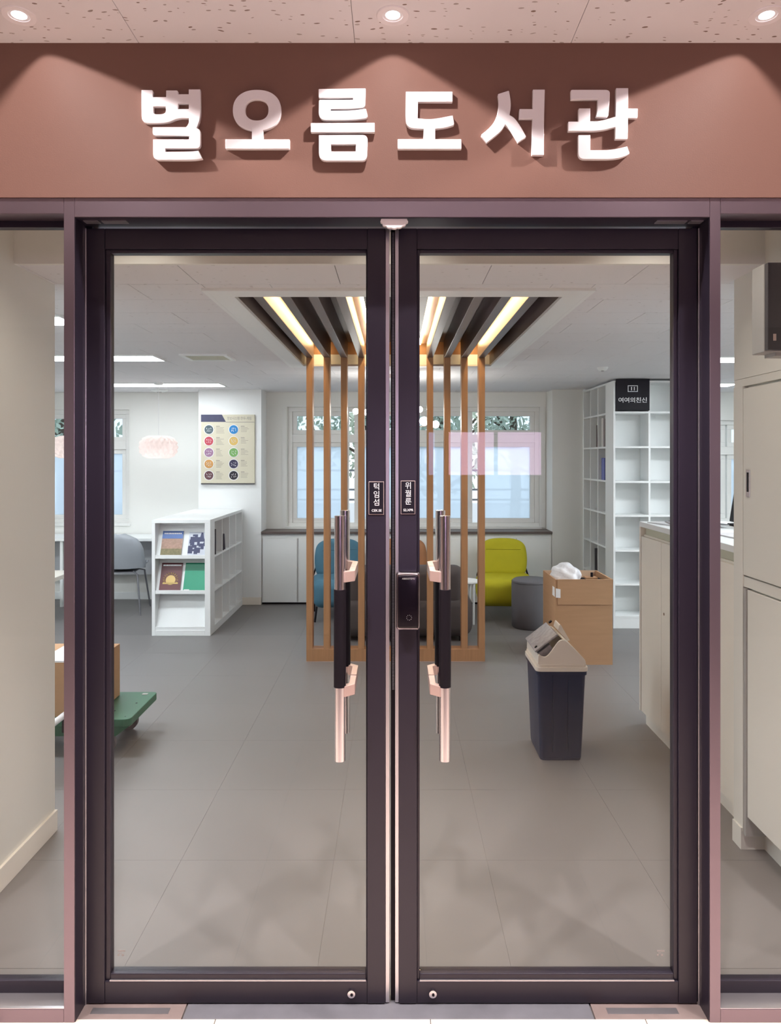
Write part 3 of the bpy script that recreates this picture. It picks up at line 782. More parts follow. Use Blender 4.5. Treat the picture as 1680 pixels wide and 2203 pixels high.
# ceiling light panels
def panel(x0, x1, y0, y1, label, em=None):
    p = thing('ceiling_light', label, 'ceiling light', ((x0+x1)/2, (y0+y1)/2, ZC), group='white light panels in the library ceiling')
    X, Y = (x1-x0)/2, (y1-y0)/2
    f = MB(); t = 0.012
    f.box(-X, X, -Y, -Y+t, -0.010, 0); f.box(-X, X, Y-t, Y, -0.010, 0); f.box(-X, -X+t, -Y+t, Y-t, -0.010, 0); f.box(X-t, X, -Y+t, Y-t, -0.010, 0)
    f.build('frame', M_white, p)
    box('diffuser', (-X+t, X-t, -Y+t, Y-t, -0.007, -0.001), em or E_panel, p)
panel(-2.92, -1.72, 3.70, 3.96, 'white ceiling light panel just behind the cream partition')
panel(-2.92, -1.72, 5.13, 5.42, 'white ceiling light panel beside the ceiling vent')
panel(-3.10, -1.72, 7.06, 7.36, 'white ceiling light panel above the pendant lamps', E_panel2)
panel(2.20, 3.40, 3.70, 3.96, 'unseen ceiling light panel added above the counter end')  # out-of-view panel added for extra room light
panel(2.20, 3.40, 5.22, 5.50, 'white ceiling light panel in front of the tall bookcase')
panel(2.20, 3.40, 7.06, 7.36, 'unseen ceiling light panel added behind the tall bookcase', E_panel2)  # hidden by the bookcase, added for extra room light
panel(3.7, 4.9, 3.70, 3.96, 'unseen ceiling light panel added in the corner behind the counter')  # from here on, unseen panels added to brighten the room indirectly
panel(-4.6, -3.4, 3.70, 3.96, 'unseen ceiling light panel added in the corner behind the partition')
panel(3.7, 4.9, 5.22, 5.50, 'unseen ceiling light panel added deepest behind the counter')
panel(-4.6, -3.4, 5.13, 5.42, 'unseen ceiling light panel added deepest in the study corner')
v = thing('ceiling_vent', 'yellowed square ceiling vent beside the recess', 'vent', (-1.36, 5.24, ZC))
f = MB(); f.box(-0.17, 0.17, -0.15, -0.12, -0.012, 0); f.box(-0.17, 0.17, 0.12, 0.15, -0.012, 0); f.box(-0.17, -0.14, -0.12, 0.12, -0.012, 0); f.box(0.14, 0.17, -0.12, 0.12, -0.012, 0)
f.build('vent_frame', M_white, v)
for k in range(7):
    box('louvre', (-0.14, 0.14, -0.115+k*0.034, -0.115+k*0.034+0.022, -0.008, -0.003), M_vent, v)
def disc(name, x, y, r, label, cat):
    d = thing(name, label, cat, (x, y, ZC))
    MB().lathe([(0, -0.028), (r*0.55, -0.028), (r*0.9, -0.015), (r, 0)], seg=28).build('cover', M_white, d, True)
    MB().lathe([(0, -0.032), (r*0.25, -0.032), (r*0.28, -0.027)], seg=20).build('sensor_eye', M_lgrey, d, True)
disc('smoke_detector', PX(1296, 5.85), 5.85, 0.045, 'small white smoke detector in front of the tall bookcase', 'smoke detector')
disc('ceiling_speaker', PX(343, 7.75), 7.75, 0.09, 'round white ceiling disc above the pendant lamp', 'speaker')

# ================================================================== NOTICE BOARD
bx0, bx1, bz0, bz1 = PX(433, 7.74), PX(548, 7.74), PZ(1042, 7.74), PZ(892, 7.74)
nb = thing('notice_board', 'cream notice board with ten round coloured badges on the pier', 'notice board', ((bx0+bx1)/2, 7.75, bz0))
w, h = (bx1-bx0), bz1-bz0
box('panel', (-w/2, w/2, -0.022, 0, 0.012, h), M_board, nb, 0.002)
box('bottom_edge', (-w/2, w/2, -0.024, 0, 0, 0.012), M_dgrey, nb)
yb = -0.0222
hd = MB(); hd.prism([(-w/2, h*0.895), (-w/2+w*0.465, h*0.895), (-w/2+w*0.39, h), (-w/2, h)], lambda u, v, t: (u, t, v), yb, yb-0.0015)
hd.build('header_block', M_navyp, nb)
box('header_rule', (-w/2+w*0.465, w/2, yb-0.001, yb, h*0.888, h*0.895), M_ink, nb)
me = text_mesh('title_lettering', '정보시스템 한우-게림', 0.040, M_ink, 0.001)
ob = link('title_lettering', me, nb, (w*0.215, yb, h*0.942))
sx_ = 0.26*1.0/max(0.01, (max(v.co.x for v in me.vertices)-min(v.co.x for v in me.vertices)))
me.transform(Matrix.Diagonal((sx_, 1, 1, 1)))
bcols = [((0.075,0.115,0.135),(0.015,0.21,0.52)),((0.50,0.07,0.10),(0.62,0.42,0.12)),((0.33,0.18,0.30),(0.16,0.36,0.10)),((0.58,0.30,0.09),(0.035,0.03,0.075)),((0.12,0.045,0.055),(0.012,0.008,0.016))]
rnd = random.Random(3)
for r in range(5):
    for c in range(2):
        cx = -w/2 + w*(0.148 if c == 0 else 0.610); cz = h*(0.785 - r*0.164)
        rr = 0.047
        ring = MB(); ring.tube([(cx, yb, cz), (cx, yb-0.0015, cz)], rr+0.007, 28); ro = ring.build('badge', M_paper, nb, True)
        m = mat('badge_%d_%d' % (r, c), bcols[r][c], 0.5)
        MB().tube([(cx, yb-0.0015, cz), (cx, yb-0.003, cz)], rr, 28).build('badge_disc', m, ro, True)
        sq = MB()
        for row in range(2):
            for q in range(3):
                x, z = cx - 0.024 + q*0.020, cz + 0.006 - row*0.024
                p = [(x+rnd.uniform(-0.004,0.012), yb-0.0032, z+rnd.uniform(-0.006,0.016)) for _ in range(4)]
                sq.tube(p, 0.0021, 5)
        sq.build('badge_lettering', M_signw, ro)
        tl = MB(); x = cx + rr + 0.030
        lines = 5 if c == 0 else 4
        for q in range(lines+1):
            ln = rnd.uniform(0.045, 0.09); z = cz + 0.036 - q*0.0145
            hh = 0.0065 if q == 0 else 0.0034
            tl.box(x, x+(0.04 if q == 0 else ln), yb-0.0008, yb, z-hh/2, z+hh/2)
        tl.box(x-0.018, x-0.013, yb-0.0008, yb, cz+0.012, cz+0.018)
        tl.build('caption_print', mat('faint_print', (0.27, 0.25, 0.22), 0.6), nb)

# ================================================================== LOW CABINETS AND WORKTOP
units = 4; cw = (1.69+1.44)/units
for k in range(units):
    x0 = -1.44 + k*cw
    c = thing('low_cabinet', 'white two-door low cabinet under the window, %s from the notice board' % ('first', 'second', 'third', 'fourth')[k], 'cabinet', (x0+cw/2, 7.76, 0), group='low cabinets under the wide window')
    box('body', (-cw/2+0.001, cw/2-0.001, 0.016, 0.296, 0.02, 0.762), M_white, c)
    box('toe_kick', (-cw/2+0.001, cw/2-0.001, 0.03, 0.28, 0, 0.02), M_black, c)
    for q in (0, 1):
        a = -cw/2 + 0.012 + q*(cw/2-0.006)
        dd = box('door', (a+0.002, a+cw/2-0.020, 0, 0.0155, 0.024, 0.715), M_white, c, 0.002)
        box('edge_grip', (a+0.0005, a+0.002, 0.002, 0.015, 0.03, 0.712), M_ink, dd)
tag(box('worktop', (-1.565, 1.565, 0.0, 0.32, 0, 0.024), M_dtop, None, 0.002, loc=(0.125, 7.735, 0.763)), 'long dark brown worktop over the low cabinets under the window', 'worktop')

# ================================================================== TALL BOOKCASE
zs = [0.117, 0.414, 0.728, 1.051, 1.365, 1.688, 2.01]
bk = thing('tall_bookcase', 'tall white cube bookcase facing the doors, beside the counter', 'bookcase', (2.02, 6.67, 0))
t = 0.018; cols = [0, 0.335, 0.67, 1.005]; dp = 0.24; top = 2.295
box('side_panel', (0, t, 0, dp, 0, top), M_white, bk, 0.001); box('side_panel', (cols[2]-t, cols[2], 0, dp, 0, top), M_white, bk, 0.001)
box('divider', (cols[1]-t/2, cols[1]+t/2, 0.001, dp, zs[0], top-t), M_white, bk)
box('back_panel', (t, cols[2]-t, dp-0.006, dp, 0, top), M_white, bk)
box('top_panel', (t, cols[2]-t, 0, dp, top-t, top), M_white, bk, 0.001)
box('plinth', (t, cols[2]-t, 0.004, 0.02, 0, zs[0]-t), M_white, bk, 0.001)
for z in zs:
    for a, b in ((t, cols[1]-t/2), (cols[1]+t/2, cols[2]-t)):
        box('shelf_board', (a, b, 0.001, dp-0.006, z-t, z), M_white, bk, 0.001)
bk2 = thing('side_bookcase', 'tall white cube bookcase turned to face the slat screen', 'bookcase', (2.02, 6.912, 0))
dl = 0.82; cl = [0.0, dl/3, 2*dl/3, dl]
box('side_panel', (0, 0.28, 0, 0.012, 0, top), M_white, bk2); box('side_panel', (0, 0.28, dl-t, dl, 0, top), M_white, bk2)
for q in (1, 2): box('divider', (0.001, 0.274, cl[q]-t/2, cl[q]+t/2, zs[0], top-t), M_white, bk2)
box('back_panel', (0.274, 0.28, 0.012, dl-t, 0, top), M_white, bk2)
box('top_panel', (0, 0.274, 0.012, dl-t, top-t, top), M_white, bk2)
box('plinth', (0.004, 0.02, 0.012, dl-t, 0, zs[0]-t), M_white, bk2)
for z in zs:
    for q in range(3):
        a = 0.012 if q == 0 else cl[q]+t/2; b = dl-t if q == 2 else cl[q+1]-t/2
        box('shelf_board', (0.001, 0.274, a, b, z-t, z), M_white, bk2, 0.001)
def book(x0, x1, y0, y1, z0, z1, col, label, group, axis='y', tilt=0.0):
    """spine faces -X or +X ('y': thickness along Y)"""
    b = thing('book', label, 'book', ((x0+x1)/2, (y0+y1)/2, z0), group=group)
    X, Y, H = (x1-x0)/2, (y1-y0)/2, z1-z0
    m = mat('book_%02d_%02d_%02d' % tuple(int(c*99) for c in col), col, 0.5, 0, 0.08, 20)
    c = 0.003
    s = MB(); s.box(-X, X, -Y, -Y+c, 0, H); s.box(-X, X, Y-c, Y, 0, H)
    if axis == 'y-': s.box(-X, -X+c, -Y+c, Y-c, 0, H); pg = (-X+c, X-0.005, -Y+c, Y-c, 0.004, H-0.004)
    else: s.box(X-c, X, -Y+c, Y-c, 0, H); pg = (-X+0.005, X-c, -Y+c, Y-c, 0.004, H-0.004)
    s.build('cover', m, b); box('pages', pg, M_paper, b)
    if tilt: b.rotation_euler = (tilt, 0, 0)
    return b
g = 'books in the side-facing bookcase'
for k, (y0, th, zi, hh, col, l) in enumerate(((6.945, 0.03, 4, 0.215, (0.12,0.13,0.42), 'indigo book on the middle shelf, closest to the end panel'),
        (6.982, 0.028, 4, 0.21, (0.22,0.25,0.55), 'lilac blue book between two indigo books'), (7.016, 0.032, 4, 0.215, (0.10,0.11,0.38), 'indigo book farthest along the middle shelf'),
        (6.945, 0.045, 5, 0.27, (0.30,0.25,0.25), 'taupe book on the upper shelf by the end panel'), (6.995, 0.05, 5, 0.28, (0.66,0.63,0.60), 'cream book on the upper shelf beside the taupe one'),
        (7.20, 0.03, 5, 0.22, (0.10,0.06,0.06), 'dark brown book alone in the upper middle cube'), (7.28, 0.012, 1, 0.25, (0.10,0.10,0.11), 'thin black book in a lower cube of the side bookcase'))):
    book(2.0235, 2.20, y0+0.02, y0+th+0.02, zs[zi], zs[zi]+hh, col, l, g, 'y-')
# black sign in the top cube
sg = thing('bookcase_sign', 'black square sign with an open-book icon in the top cube', 'sign', (2.02+0.177, 6.668, 2.018))
sw, sh = 0.312, 0.292
box('panel', (-sw/2, sw/2, -0.006, 0, 0, sh), M_signb, sg, 0.001)
ic = MB(); t2 = 0.006; iz0, iz1, ix = 0.172, 0.232, 0.046
ic.box(-ix, ix, -0.0072, -0.006, iz0, iz0+t2); ic.box(-ix, ix, -0.0072, -0.006, iz1-t2, iz1); ic.box(-ix, -ix+t2, -0.0072, -0.006, iz0+t2, iz1-t2); ic.box(ix-t2, ix, -0.0072, -0.006, iz0+t2, iz1-t2)
ic.box(-0.016, -0.008, -0.0072, -0.006, iz0+0.014, iz1-0.014); ic.box(0.010, 0.018, -0.0072, -0.006, iz0+0.014, iz1-0.014)
ic.build('book_icon', M_signw, sg)
me = text_mesh('lettering', '여여의친신', 0.062, M_signw, 0.0012, 0.95, bold=0.0006)
sx_ = 0.262/max(0.01, (max(v.co.x for v in me.vertices)-min(v.co.x for v in me.vertices)))
me.transform(Matrix.Diagonal((sx_, 1, 0.85, 1)))
link('lettering', me, sg, (0, -0.006, 0.093))

# ================================================================== MAGAZINE SHELF
SX0, SX1, SY0, SY1, SH = -2.16, -1.64, 6.394, 7.735, 1.03
ms = thing('magazine_shelf', 'white low shelf with slanted magazine racks on its end', 'shelf', (SX0, SY0, 0))
SW, SD = SX1-SX0, SY1-SY0
t = 0.03
box('top_panel', (0, SW, 0, SD, SH-t, SH), M_white, ms, 0.002)
box('side_panel', (0, t, 0, SD, 0, SH-t), M_white, ms, 0.002)
box('front_post', (SW-0.05, SW, 0, 0.156, 0, SH-t), M_white, ms, 0.002)
box('base_panel', (t, SW-0.05, 0, 0.14, 0, 0.05), M_white, ms, 0.002)
box('core_panel', (t, SW-0.13, 0.15, SD, 0, SH-t), M_white, ms)
box('core_panel', (SW-0.13, SW-0.05, 0.145, 0.156, 0, SH-t), M_white, ms)
box('end_panel', (SW-0.13, SW, SD-0.02, SD, 0, SH-t), M_white, ms)
cy = [0.156 + k*0.2905 for k in range(5)]; rz = [0.06, 0.385, 0.695]
box('plinth', (SW-0.13, SW, 0.156, SD-0.02, 0, 0.06), M_white, ms)
for k in (1, 2, 3): box('divider', (SW-0.13, SW-0.001, cy[k]-0.009, cy[k]+0.009, 0.06, SH-t), M_white, ms)
for z in rz[1:]:
    for k in range(4): box('shelf_board', (SW-0.13, SW-0.001, cy[k]+(0.009 if k else 0), cy[k+1]-0.009, z-0.018, z), M_white, ms)
lips = [0.062, 0.385, 0.698]
for z in lips:
    zt_ = z + 0.27
    r = MB(); r.prism([(0.018, z), (0.024, z-0.006), (0.139, zt_), (0.131, zt_+0.0)], lambda u, v, q: (q, u, v), t, SW-0.05)
    ro = r.build('slanted_rack', M_white, ms)
    box('rack_lip', (t, SW-0.05, 0.004, 0.016, z-0.014, z+0.018), M_white, ro, 0.001)
box('rack_back', (t, SW-0.05, 0.139, 0.145, 0.05, SH-t), M_white, ms)
tl = math.atan2(0.113, 0.27)
def title_bars(w, z, y0, par):
    t_ = MB(); x = -w*0.42; rn_ = random.Random(int(z*1000))
    while x < w*0.40:
        l = rn_.uniform(0.008, 0.016); t_.box(x, min(x+l, w*0.43), y0-0.0005, y0+0.0005, z-0.006, z+0.006); x += l+0.003
    t_.build('title_print', M_signw, par)
def magazine(px0, px1, zi, hgt, label, kindm):
    Y = SY0 + 0.01
    x0, x1 = PX(px0, Y), PX(px1, Y); w = x1-x0
    m = thing('magazine', label, 'magazine', ((x0+x1)/2, SY0+0.0165, lips[zi]+0.003), group='magazines on the slanted racks')
    m.rotation_euler = (-tl, 0, 0)
    box('pages', (-w/2, w/2, -0.006, -0.001, 0, hgt), M_paper, m)
    base = {'field': (0.30,0.20,0.10), 'blue': (0.55,0.58,0.66), 'maroon': (0.115,0.02,0.025), 'green': (0.0,0.30,0.16)}[kindm]
    cm = mat('cover_'+kindm, base, 0.35, 0, 0.35 if kindm == 'field' else 0.08, 60 if kindm == 'field' else 8, col2=(0.55,0.30,0.24) if kindm == 'field' else None)
    cv = box('cover', (-w/2, w/2, -0.0075, -0.006, 0, hgt), cm, m)
    y0, y1 = -0.0085, -0.0075
    if kindm == 'field':
        box('masthead', (-w/2, w/2, y0, y1, hgt*0.70, hgt), mat('sky_print', (0.06,0.13,0.36), 0.4, 0, 0.2, 12), cv)
        title_bars(w, hgt*0.90, y0, cv)
        fp = MB(); fp.box(-w/2, w/2, y0, y1, 0, hgt*0.30); fp.build('field_print', mat('field_green', (0.14,0.17,0.06), 0.5, 0, 0.6, 70, col2=(0.34,0.26,0.12)), cv)
    elif kindm == 'blue':
        rn = random.Random(8); bb = MB()
        for q in range(26):
            x = rn.uniform(-w/2, w/2*0.7); z = rn.uniform(0.0, hgt*0.85); ww = rn.uniform(0.02, 0.07); hh = rn.uniform(0.012, 0.05)
            bb.box(x, min(x+ww, w/2), y0+0.00002*q, y1, z, min(z+hh, hgt*0.9))
        bb.build('city_print', mat('navy_city', (0.035,0.04,0.11), 0.5, 0, 0.3, 30), cv)
        tw_ = MB(); tw_.prism([(w*0.05, hgt*0.7), (w*0.3, hgt*0.7), (w*0.22, hgt*0.97), (w*0.13, hgt*0.97)], lambda u, v, q: (u, q, v), y0-0.001, y1); tw_.build('tower_print', MATS['navy_city'], cv)
    elif kindm == 'maroon':
        gold = mat('gold_print', (0.55,0.38,0.14), 0.4, 0.3)
        e = MB(); e.tube([(0, y1, hgt*0.40), (0, y0, hgt*0.40)], w*0.23, 24)
        for a in range(13):
            an = -0.35 + a*(PI+0.7)/12; r1, r2 = w*0.27, w*0.36
            e.tube([(r1*math.cos(an), y0, hgt*0.40+r1*math.sin(an)), (r2*math.cos(an), y0, hgt*0.40+r2*math.sin(an))], 0.004, 6)
        e.box(-w*0.36, w*0.36, y0, y1, hgt*0.26, hgt*0.31)
        e.build('emblem_print', gold, cv)
        title_bars(w, hgt*0.91, y0, cv)
    else:
        box('cover_band', (-w/2, w/2, y0, y1, hgt*0.72, hgt), mat('deep_green_print', (0.0,0.21,0.11), 0.35), cv)
        box('publisher_mark', (-w/2+0.008, -w/2+0.055, y0, y1, 0.012, 0.020), M_paper, cv)
magazine(344, 389, 2, 0.235, 'magazine with an orange flower field cover on the top rack', 'field')
magazine(402, 444, 2, 0.225, 'magazine with a navy and white city cover on the top rack', 'blue')
magazine(341, 387, 1, 0.262, 'maroon booklet with a gold round emblem on the middle rack', 'maroon')
magazine(393, 443, 1, 0.262, 'plain bright green booklet on the middle rack', 'green')
g = 'books in the cubes of the magazine shelf'
book(SX1-0.128, SX1-0.006, SY0+0.20, SY0+0.235, 0.695, 0.925, (0.04,0.03,0.04), 'black book in the first top cube of the magazine shelf', g)
book(SX1-0.128, SX1-0.010, SY0+0.465, SY0+0.50, 0.695, 0.960, (0.62,0.56,0.48), 'tall cream book in the second top cube of the magazine shelf', g)
book(SX1-0.128, SX1-0.004, SY0+0.502, SY0+0.528, 0.695, 0.845, (0.05,0.04,0.06), 'short black book beside the tall cream book', g)
book(SX1-0.128, SX1-0.006, SY0+0.575, SY0+0.595, 0.696, 0.850, (0.06,0.05,0.08), 'leaning short black book in the second top cube', g, tilt=0.22)

# ================================================================== STUDY CORNER
dk = thing('study_desk', 'long white study desk below the window', 'desk', (-3.55, 7.60, 0))
box('desk_top', (-1.4, 1.36, 0, 0.445, 0.70, 0.73), M_white, dk, 0.002)
box('underdesk_shade_panel', (-1.4, 1.36, 0.30, 0.32, 0.30, 0.70), mat('wall_shade_grey', (0.42,0.43,0.45), 0.6), dk)  # grey sheet stands in for the shaded wall under the desk
for x in (-1.38, 0.0, 1.32): box('leg', (x, x+0.03, 0.03, 0.42, 0, 0.70), M_white, dk)
def shell_chair(x, y, rz, label):
    c = thing('shell_chair', label, 'chair', (x, y, 0), rz)
    s = MB()
    nu, nv = 15, 15
    V = []
    for i in range(nu):
        u = i/(nu-1)
        # profile from seat front to top of back (chair faces +Y, back towards -Y)
        if u < 0.5:
            q = u/0.5; yy, zz = 0.22 - 0.36*q, 0.455 - 0.03*math.sin(q*PI)
            hw = 0.20 + 0.025*math.sin(q*PI*0.7)
        else:
            q = (u-0.5)/0.5; yy = -0.14 - 0.10*math.sin(q*PI/2); zz = 0.455 + 0.36*q
            hw = 0.225*math.sqrt(max(0.0, 1-(max(0, q-0.35)/0.66)**2.6))
            hw = max(hw, 0.02)
        for j in range(nv):
            v = -1 + 2*j/(nv-1)
            lift = 0.10*abs(v)**3 if u < 0.5 else 0.0
            fwd = 0.10*abs(v)**2.5 if u >= 0.5 else 0.10*abs(v)**2.5*max(0, (u-0.3)/0.2)
            V.append((hw*v, yy+fwd, zz + lift*(0.4+0.9*min(1, u*2))*0.8))
    Fs = [(i*nv+j, i*nv+j+1, (i+1)*nv+j+1, (i+1)*nv+j) for i in range(nu-1) for j in range(nv-1)]
    s.add(V, Fs)
    o = s.build('shell', M_shell, c, True)
    md = o.modifiers.new('thickness', 'SOLIDIFY'); md.thickness = 0.012
    for a, b in ((-1, -1), (1, -1), (-1, 1), (1, 1)):
        l = MB(); l.tube([(a*0.12, b*0.10-0.01, 0.425), (a*0.17, b*0.16, 0.40), (a*0.215, b*0.23, 0.0)], [0.010, 0.010, 0.008], 10)
        l.build('leg', M_leg, c, True)
    MB().box(-0.13, 0.13, -0.12, 0.10, 0.414, 0.424).build('seat_plate', M_leg, c)
shell_chair(PX(269, 7.45), 7.42, 0.12, 'grey shell chair pushed up to the study desk')
sb = thing('side_desk', 'small pale table at the edge of the study corner', 'table', (-3.45, 6.95, 0), 0.0)
box('table_top', (-0.5, 0.24, -0.3, 0.3, 0.41, 0.45), M_ivory, sb, 0.003)
for a in (-0.47, 0.19):
    for b in (-0.27, 0.25): MB().tube([(a, b, 0.41), (a, b, 0)], 0.012, 10).build('leg', M_leg, sb, True)

def pendant(x, y, z, label):
    p = thing('pendant_lamp', label, 'pendant lamp', (x, y, ZC), group='pleated pendant lamps over the study corner')
    MB().tube([(0,0,0), (0,0,z-ZC+0.10)], 0.0022, 6).build('cable', M_paper, p)
    MB().lathe([(0,-0.025),(0.04,-0.025),(0.05,0)], seg=20).build('ceiling_rose', M_white, p, True)
    R, H = 0.176, 0.108
    zc = z - ZC
    n, rows = 144, 24
    V = []
    for i in range(rows+1):
        a = -1.30 + 2.60*i/rows
        rr = R*(math.cos(a)**0.5); zz = zc + H*math.sin(a)/math.sin(1.30)
        for k in range(n):
            an = 2*PI*k/n
            q = rr*(1 + 0.085*math.cos(18*an)*math.cos(PI*6*i/rows) - 0.02)
            V.append((q*math.cos(an), q*math.sin(an), zz))
    s = MB(); s.add(V, [(i*n+k, i*n+(k+1)%n, (i+1)*n+(k+1)%n, (i+1)*n+k) for i in range(rows) for k in range(n)])
    s.build('pleated_shade', shade_mat(), p)
    MB().lathe([(0,-0.05),(0.035,-0.03),(0.04,0),(0.03,0.04),(0,0.05)], (0,0,zc), 16).build('bulb', emit('pendant_bulb', (1.0, 0.80, 0.73), 4.6), p, True)
def shade_mat():
    if 'pleated_paper' in MATS: return MATS['pleated_paper']
    m = bpy.data.materials.new('pleated_paper'); m.use_nodes = True
    nt = m.node_tree; N = nt.nodes; L = nt.links; N.clear()
    o = N.new('ShaderNodeOutputMaterial'); d = N.new('ShaderNodeBsdfDiffuse'); t = N.new('ShaderNodeBsdfTranslucent')
    nz = N.new('ShaderNodeTexNoise'); nz.inputs['Scale'].default_value = 9
    cr = N.new('ShaderNodeMix'); cr.data_type = 'RGBA'; cr.inputs['A'].default_value = (0.88,0.80,0.78,1); cr.inputs['B'].default_value = (0.92,0.85,0.83,1)
    L.new(nz.outputs['Fac'], cr.inputs['Factor']); L.new(cr.outputs['Result'], d.inputs['Color']); L.new(cr.outputs['Result'], t.inputs['Color'])
    mx = N.new('ShaderNodeMixShader'); mx.inputs[0].default_value = 0.55
    L.new(d.outputs[0], mx.inputs[1]); L.new(t.outputs[0], mx.inputs[2]); L.new(mx.outputs[0], o.inputs['Surface'])
    MATS['pleated_paper'] = m
    return m
pendant(PX(341, 7.0), 7.0, PZ(962, 7.0), 'white pleated pendant lamp between the window and the pier')
pendant(PX(152, 7.0), 7.0, PZ(962, 7.0), 'white pleated pendant lamp in front of the study desk window')

# ================================================================== LOUNGE
def lounge_chair(x, y, rz, m, label, name='lounge_chair'):
    c = thing(name, label, 'chair', (x, y, 0), rz, group='rounded lounge chairs by the low cabinets')
    s = MB(); s.rbox(-0.285, 0.285, -0.28, 0.26, 0.13, 0.40, 0.085, 5); s.build('seat', m, c, True)
    b = MB()
    prof = F([(-0.225, -0.02, 0.07), (0.225, -0.02, 0.07), (0.256, 0.16, 0.16), (0.215, 0.37, 0.19), (-0.215, 0.37, 0.19), (-0.256, 0.16, 0.16)], 8)
    t_ = bmesh.new()
    a = [t_.verts.new((u, 0.0, v)) for u, v in prof]; q = [t_.verts.new((u, 0.15, v)) for u, v in prof]
    t_.faces.new(a[::-1]); t_.faces.new(q)
    for k in range(len(prof)): t_.faces.new((a[k], a[(k+1)%len(prof)], q[(k+1)%len(prof)], q[k]))
    bmesh.ops.recalc_face_normals(t_, faces=t_.faces)
    es = [e for e in t_.edges if abs(e.verts[0].co.y-e.verts[1].co.y) < 1e-6]
    bmesh.ops.bevel(t_, geom=es, offset=0.06, segments=5, profile=0.5, affect='EDGES')
    b.merge(t_, Matrix.Translation((0, 0.155, 0.385)) @ Matrix.Rotation(-0.10, 4, 'X'))
    b.build('backrest', m, c, True)
    for sx in (-1, 1):
        MB().tube([(sx*0.225, 0.27, 0.47), (sx*0.262, 0.285, 0.36), (sx*0.25, 0.27, 0.14), (sx*0.25, 0.26, 0.0)], 0.009, 8).build('frame_leg', M_black, c, True)
        MB().tube([(sx*0.25, -0.20, 0.14), (sx*0.27, -0.24, 0.0)], 0.010, 8).build('frame_leg', M_black, c, True)
    return c
lounge_chair(PX(1086, 7.25), 7.24, -0.06, M_yellow, 'lime yellow rounded lounge chair beside the charcoal pouf')
lounge_chair(PX(733, 7.2), 7.20, 0.16, M_blue, 'teal blue rounded lounge chair behind the slat screen')
lounge_chair(PX(868, 7.3), 7.30, 0.0, M_orange, 'tan orange rounded lounge chair behind the dark sofa')
so = thing('sofa', 'dark taupe two-seat sofa with its back to the slat screen', 'sofa', (PX(867, 6.3), 6.45, 0))
s = MB(); s.rbox(-0.60, 0.60, -0.30, 0.33, 0.035, 0.40, 0.10, 5); s.build('seat', M_sofa, so, True)
for a, b in ((-0.53, 0.0), (0.0, 0.53)):
    s = MB(); s.rbox(a+0.002, b-0.002, -0.26, -0.06, 0.29, 0.66, 0.085, 5, Matrix.Rotation(0.06, 4, 'X')); s.build('back_cushion', M_sofa, so, True)
for a in (-0.5, 0.5):
    for b in (-0.22, 0.30): MB().tube([(a, b, 0.06), (a, b, 0)], 0.018, 10).build('foot', M_black, so, True)
st = thing('side_table', 'small white side table between the sofa and the yellow chair', 'table', (0.685, 6.91, 0))
MB().lathe([(0,0.385),(0.116,0.385),(0.124,0.393),(0.124,0.403),(0.116,0.41),(0,0.41)], seg=36).build('table_top', M_white, st, True)
for a in (PI+0.1, PI+0.1+2*PI/3, PI+0.1+4*PI/3):
    MB().tube([(0.10*math.cos(a), 0.10*math.sin(a), 0.385), (0.10*math.cos(a), 0.10*math.sin(a), 0.0)], 0.011, 10).build('leg', M_white, st, True)
pf = thing('pouf', 'charcoal fabric drum pouf in front of the yellow chair', 'pouf', (PX(1142, 6.75), 6.75, 0))
MB().lathe([(0,0.0),(0.170,0.0),(0.178,0.012),(0.180,0.10),(0.180,0.405),(0.172,0.437),(0.155,0.448),(0,0.452)], seg=44).build('cushion', M_pouf, pf, True)
MB().lathe([(0.1802,0.420),(0.1815,0.424),(0.1802,0.428)], seg=44).build('piping', M_pouf, pf, True)
# globe chandelier behind the screen
ch = thing('chandelier', 'branched chandelier of glowing globes behind the slat screen', 'chandelier', (0.0, 6.35, ZC))
MB().lathe([(0,-0.03),(0.06,-0.03),(0.065,0)], seg=24).build('ceiling_rose', M_edge, ch, True)
MB().tube([(0,0,-0.02),(0,0,-0.36)], 0.008, 8).build('stem', M_edge, ch, True)
for px, py, r, yy in ((765, 885, 0.026, 0.0), (789, 887, 0.026, -0.12), (903, 881, 0.026, 0.0), (912, 906, 0.040, 0.15), (937, 913, 0.032, 0.08)):
    gx, gz = PX(px, 6.35+yy), PZ(py, 6.35+yy)-ZC
    ar = MB(); ar.tube([(0,0,-0.33), (gx*0.5, yy*0.5, gz-0.03), (gx, yy, gz)], 0.005, 6); ao = ar.build('arm', M_edge, ch, True)
    MB().lathe([(r*math.cos(a), r*math.sin(a)) if abs(math.cos(a)) > 1e-6 else (0, r*math.sin(a)) for a in [(-PI/2+PI*k/10) for k in range(11)]], (gx, yy, gz), 18).build('globe', E_globe, ao, True)

# ================================================================== CARDBOARD BOX, BIN
cb = thing('cardboard_box', 'tall open brown cardboard box standing before the bookcase', 'box', (1.224, 5.5, 0))
bw, bd, bh, wt = 0.436, 0.46, 0.65, 0.006
box('front_panel', (0, bw, 0, wt, 0, bh), M_card, cb); box('rear_panel', (0, bw, bd-wt, bd, 0, bh), M_cardin, cb)
box('side_panel', (0, wt, wt, bd-wt, 0, bh), M_card, cb); box('side_panel', (bw-wt, bw, wt, bd-wt, 0, bh), M_card, cb)
box('bottom_panel', (wt, bw-wt, wt, bd-wt, 0.0, wt), M_card, cb)
f1 = MB(); f1.prism([(0.012, bh-0.003), (bw-0.006, bh-0.003), (bw-0.010, bh-0.19), (0.016, bh-0.19)], lambda u, v, q: (u, q, v), -0.007, -0.002); 
f1.prism([(0.012, bh+0.002), (bw-0.006, bh+0.002), (bw-0.006, bh-0.004), (0.012, bh-0.004)], lambda u, v, q: (u, q, v), -0.007, wt)
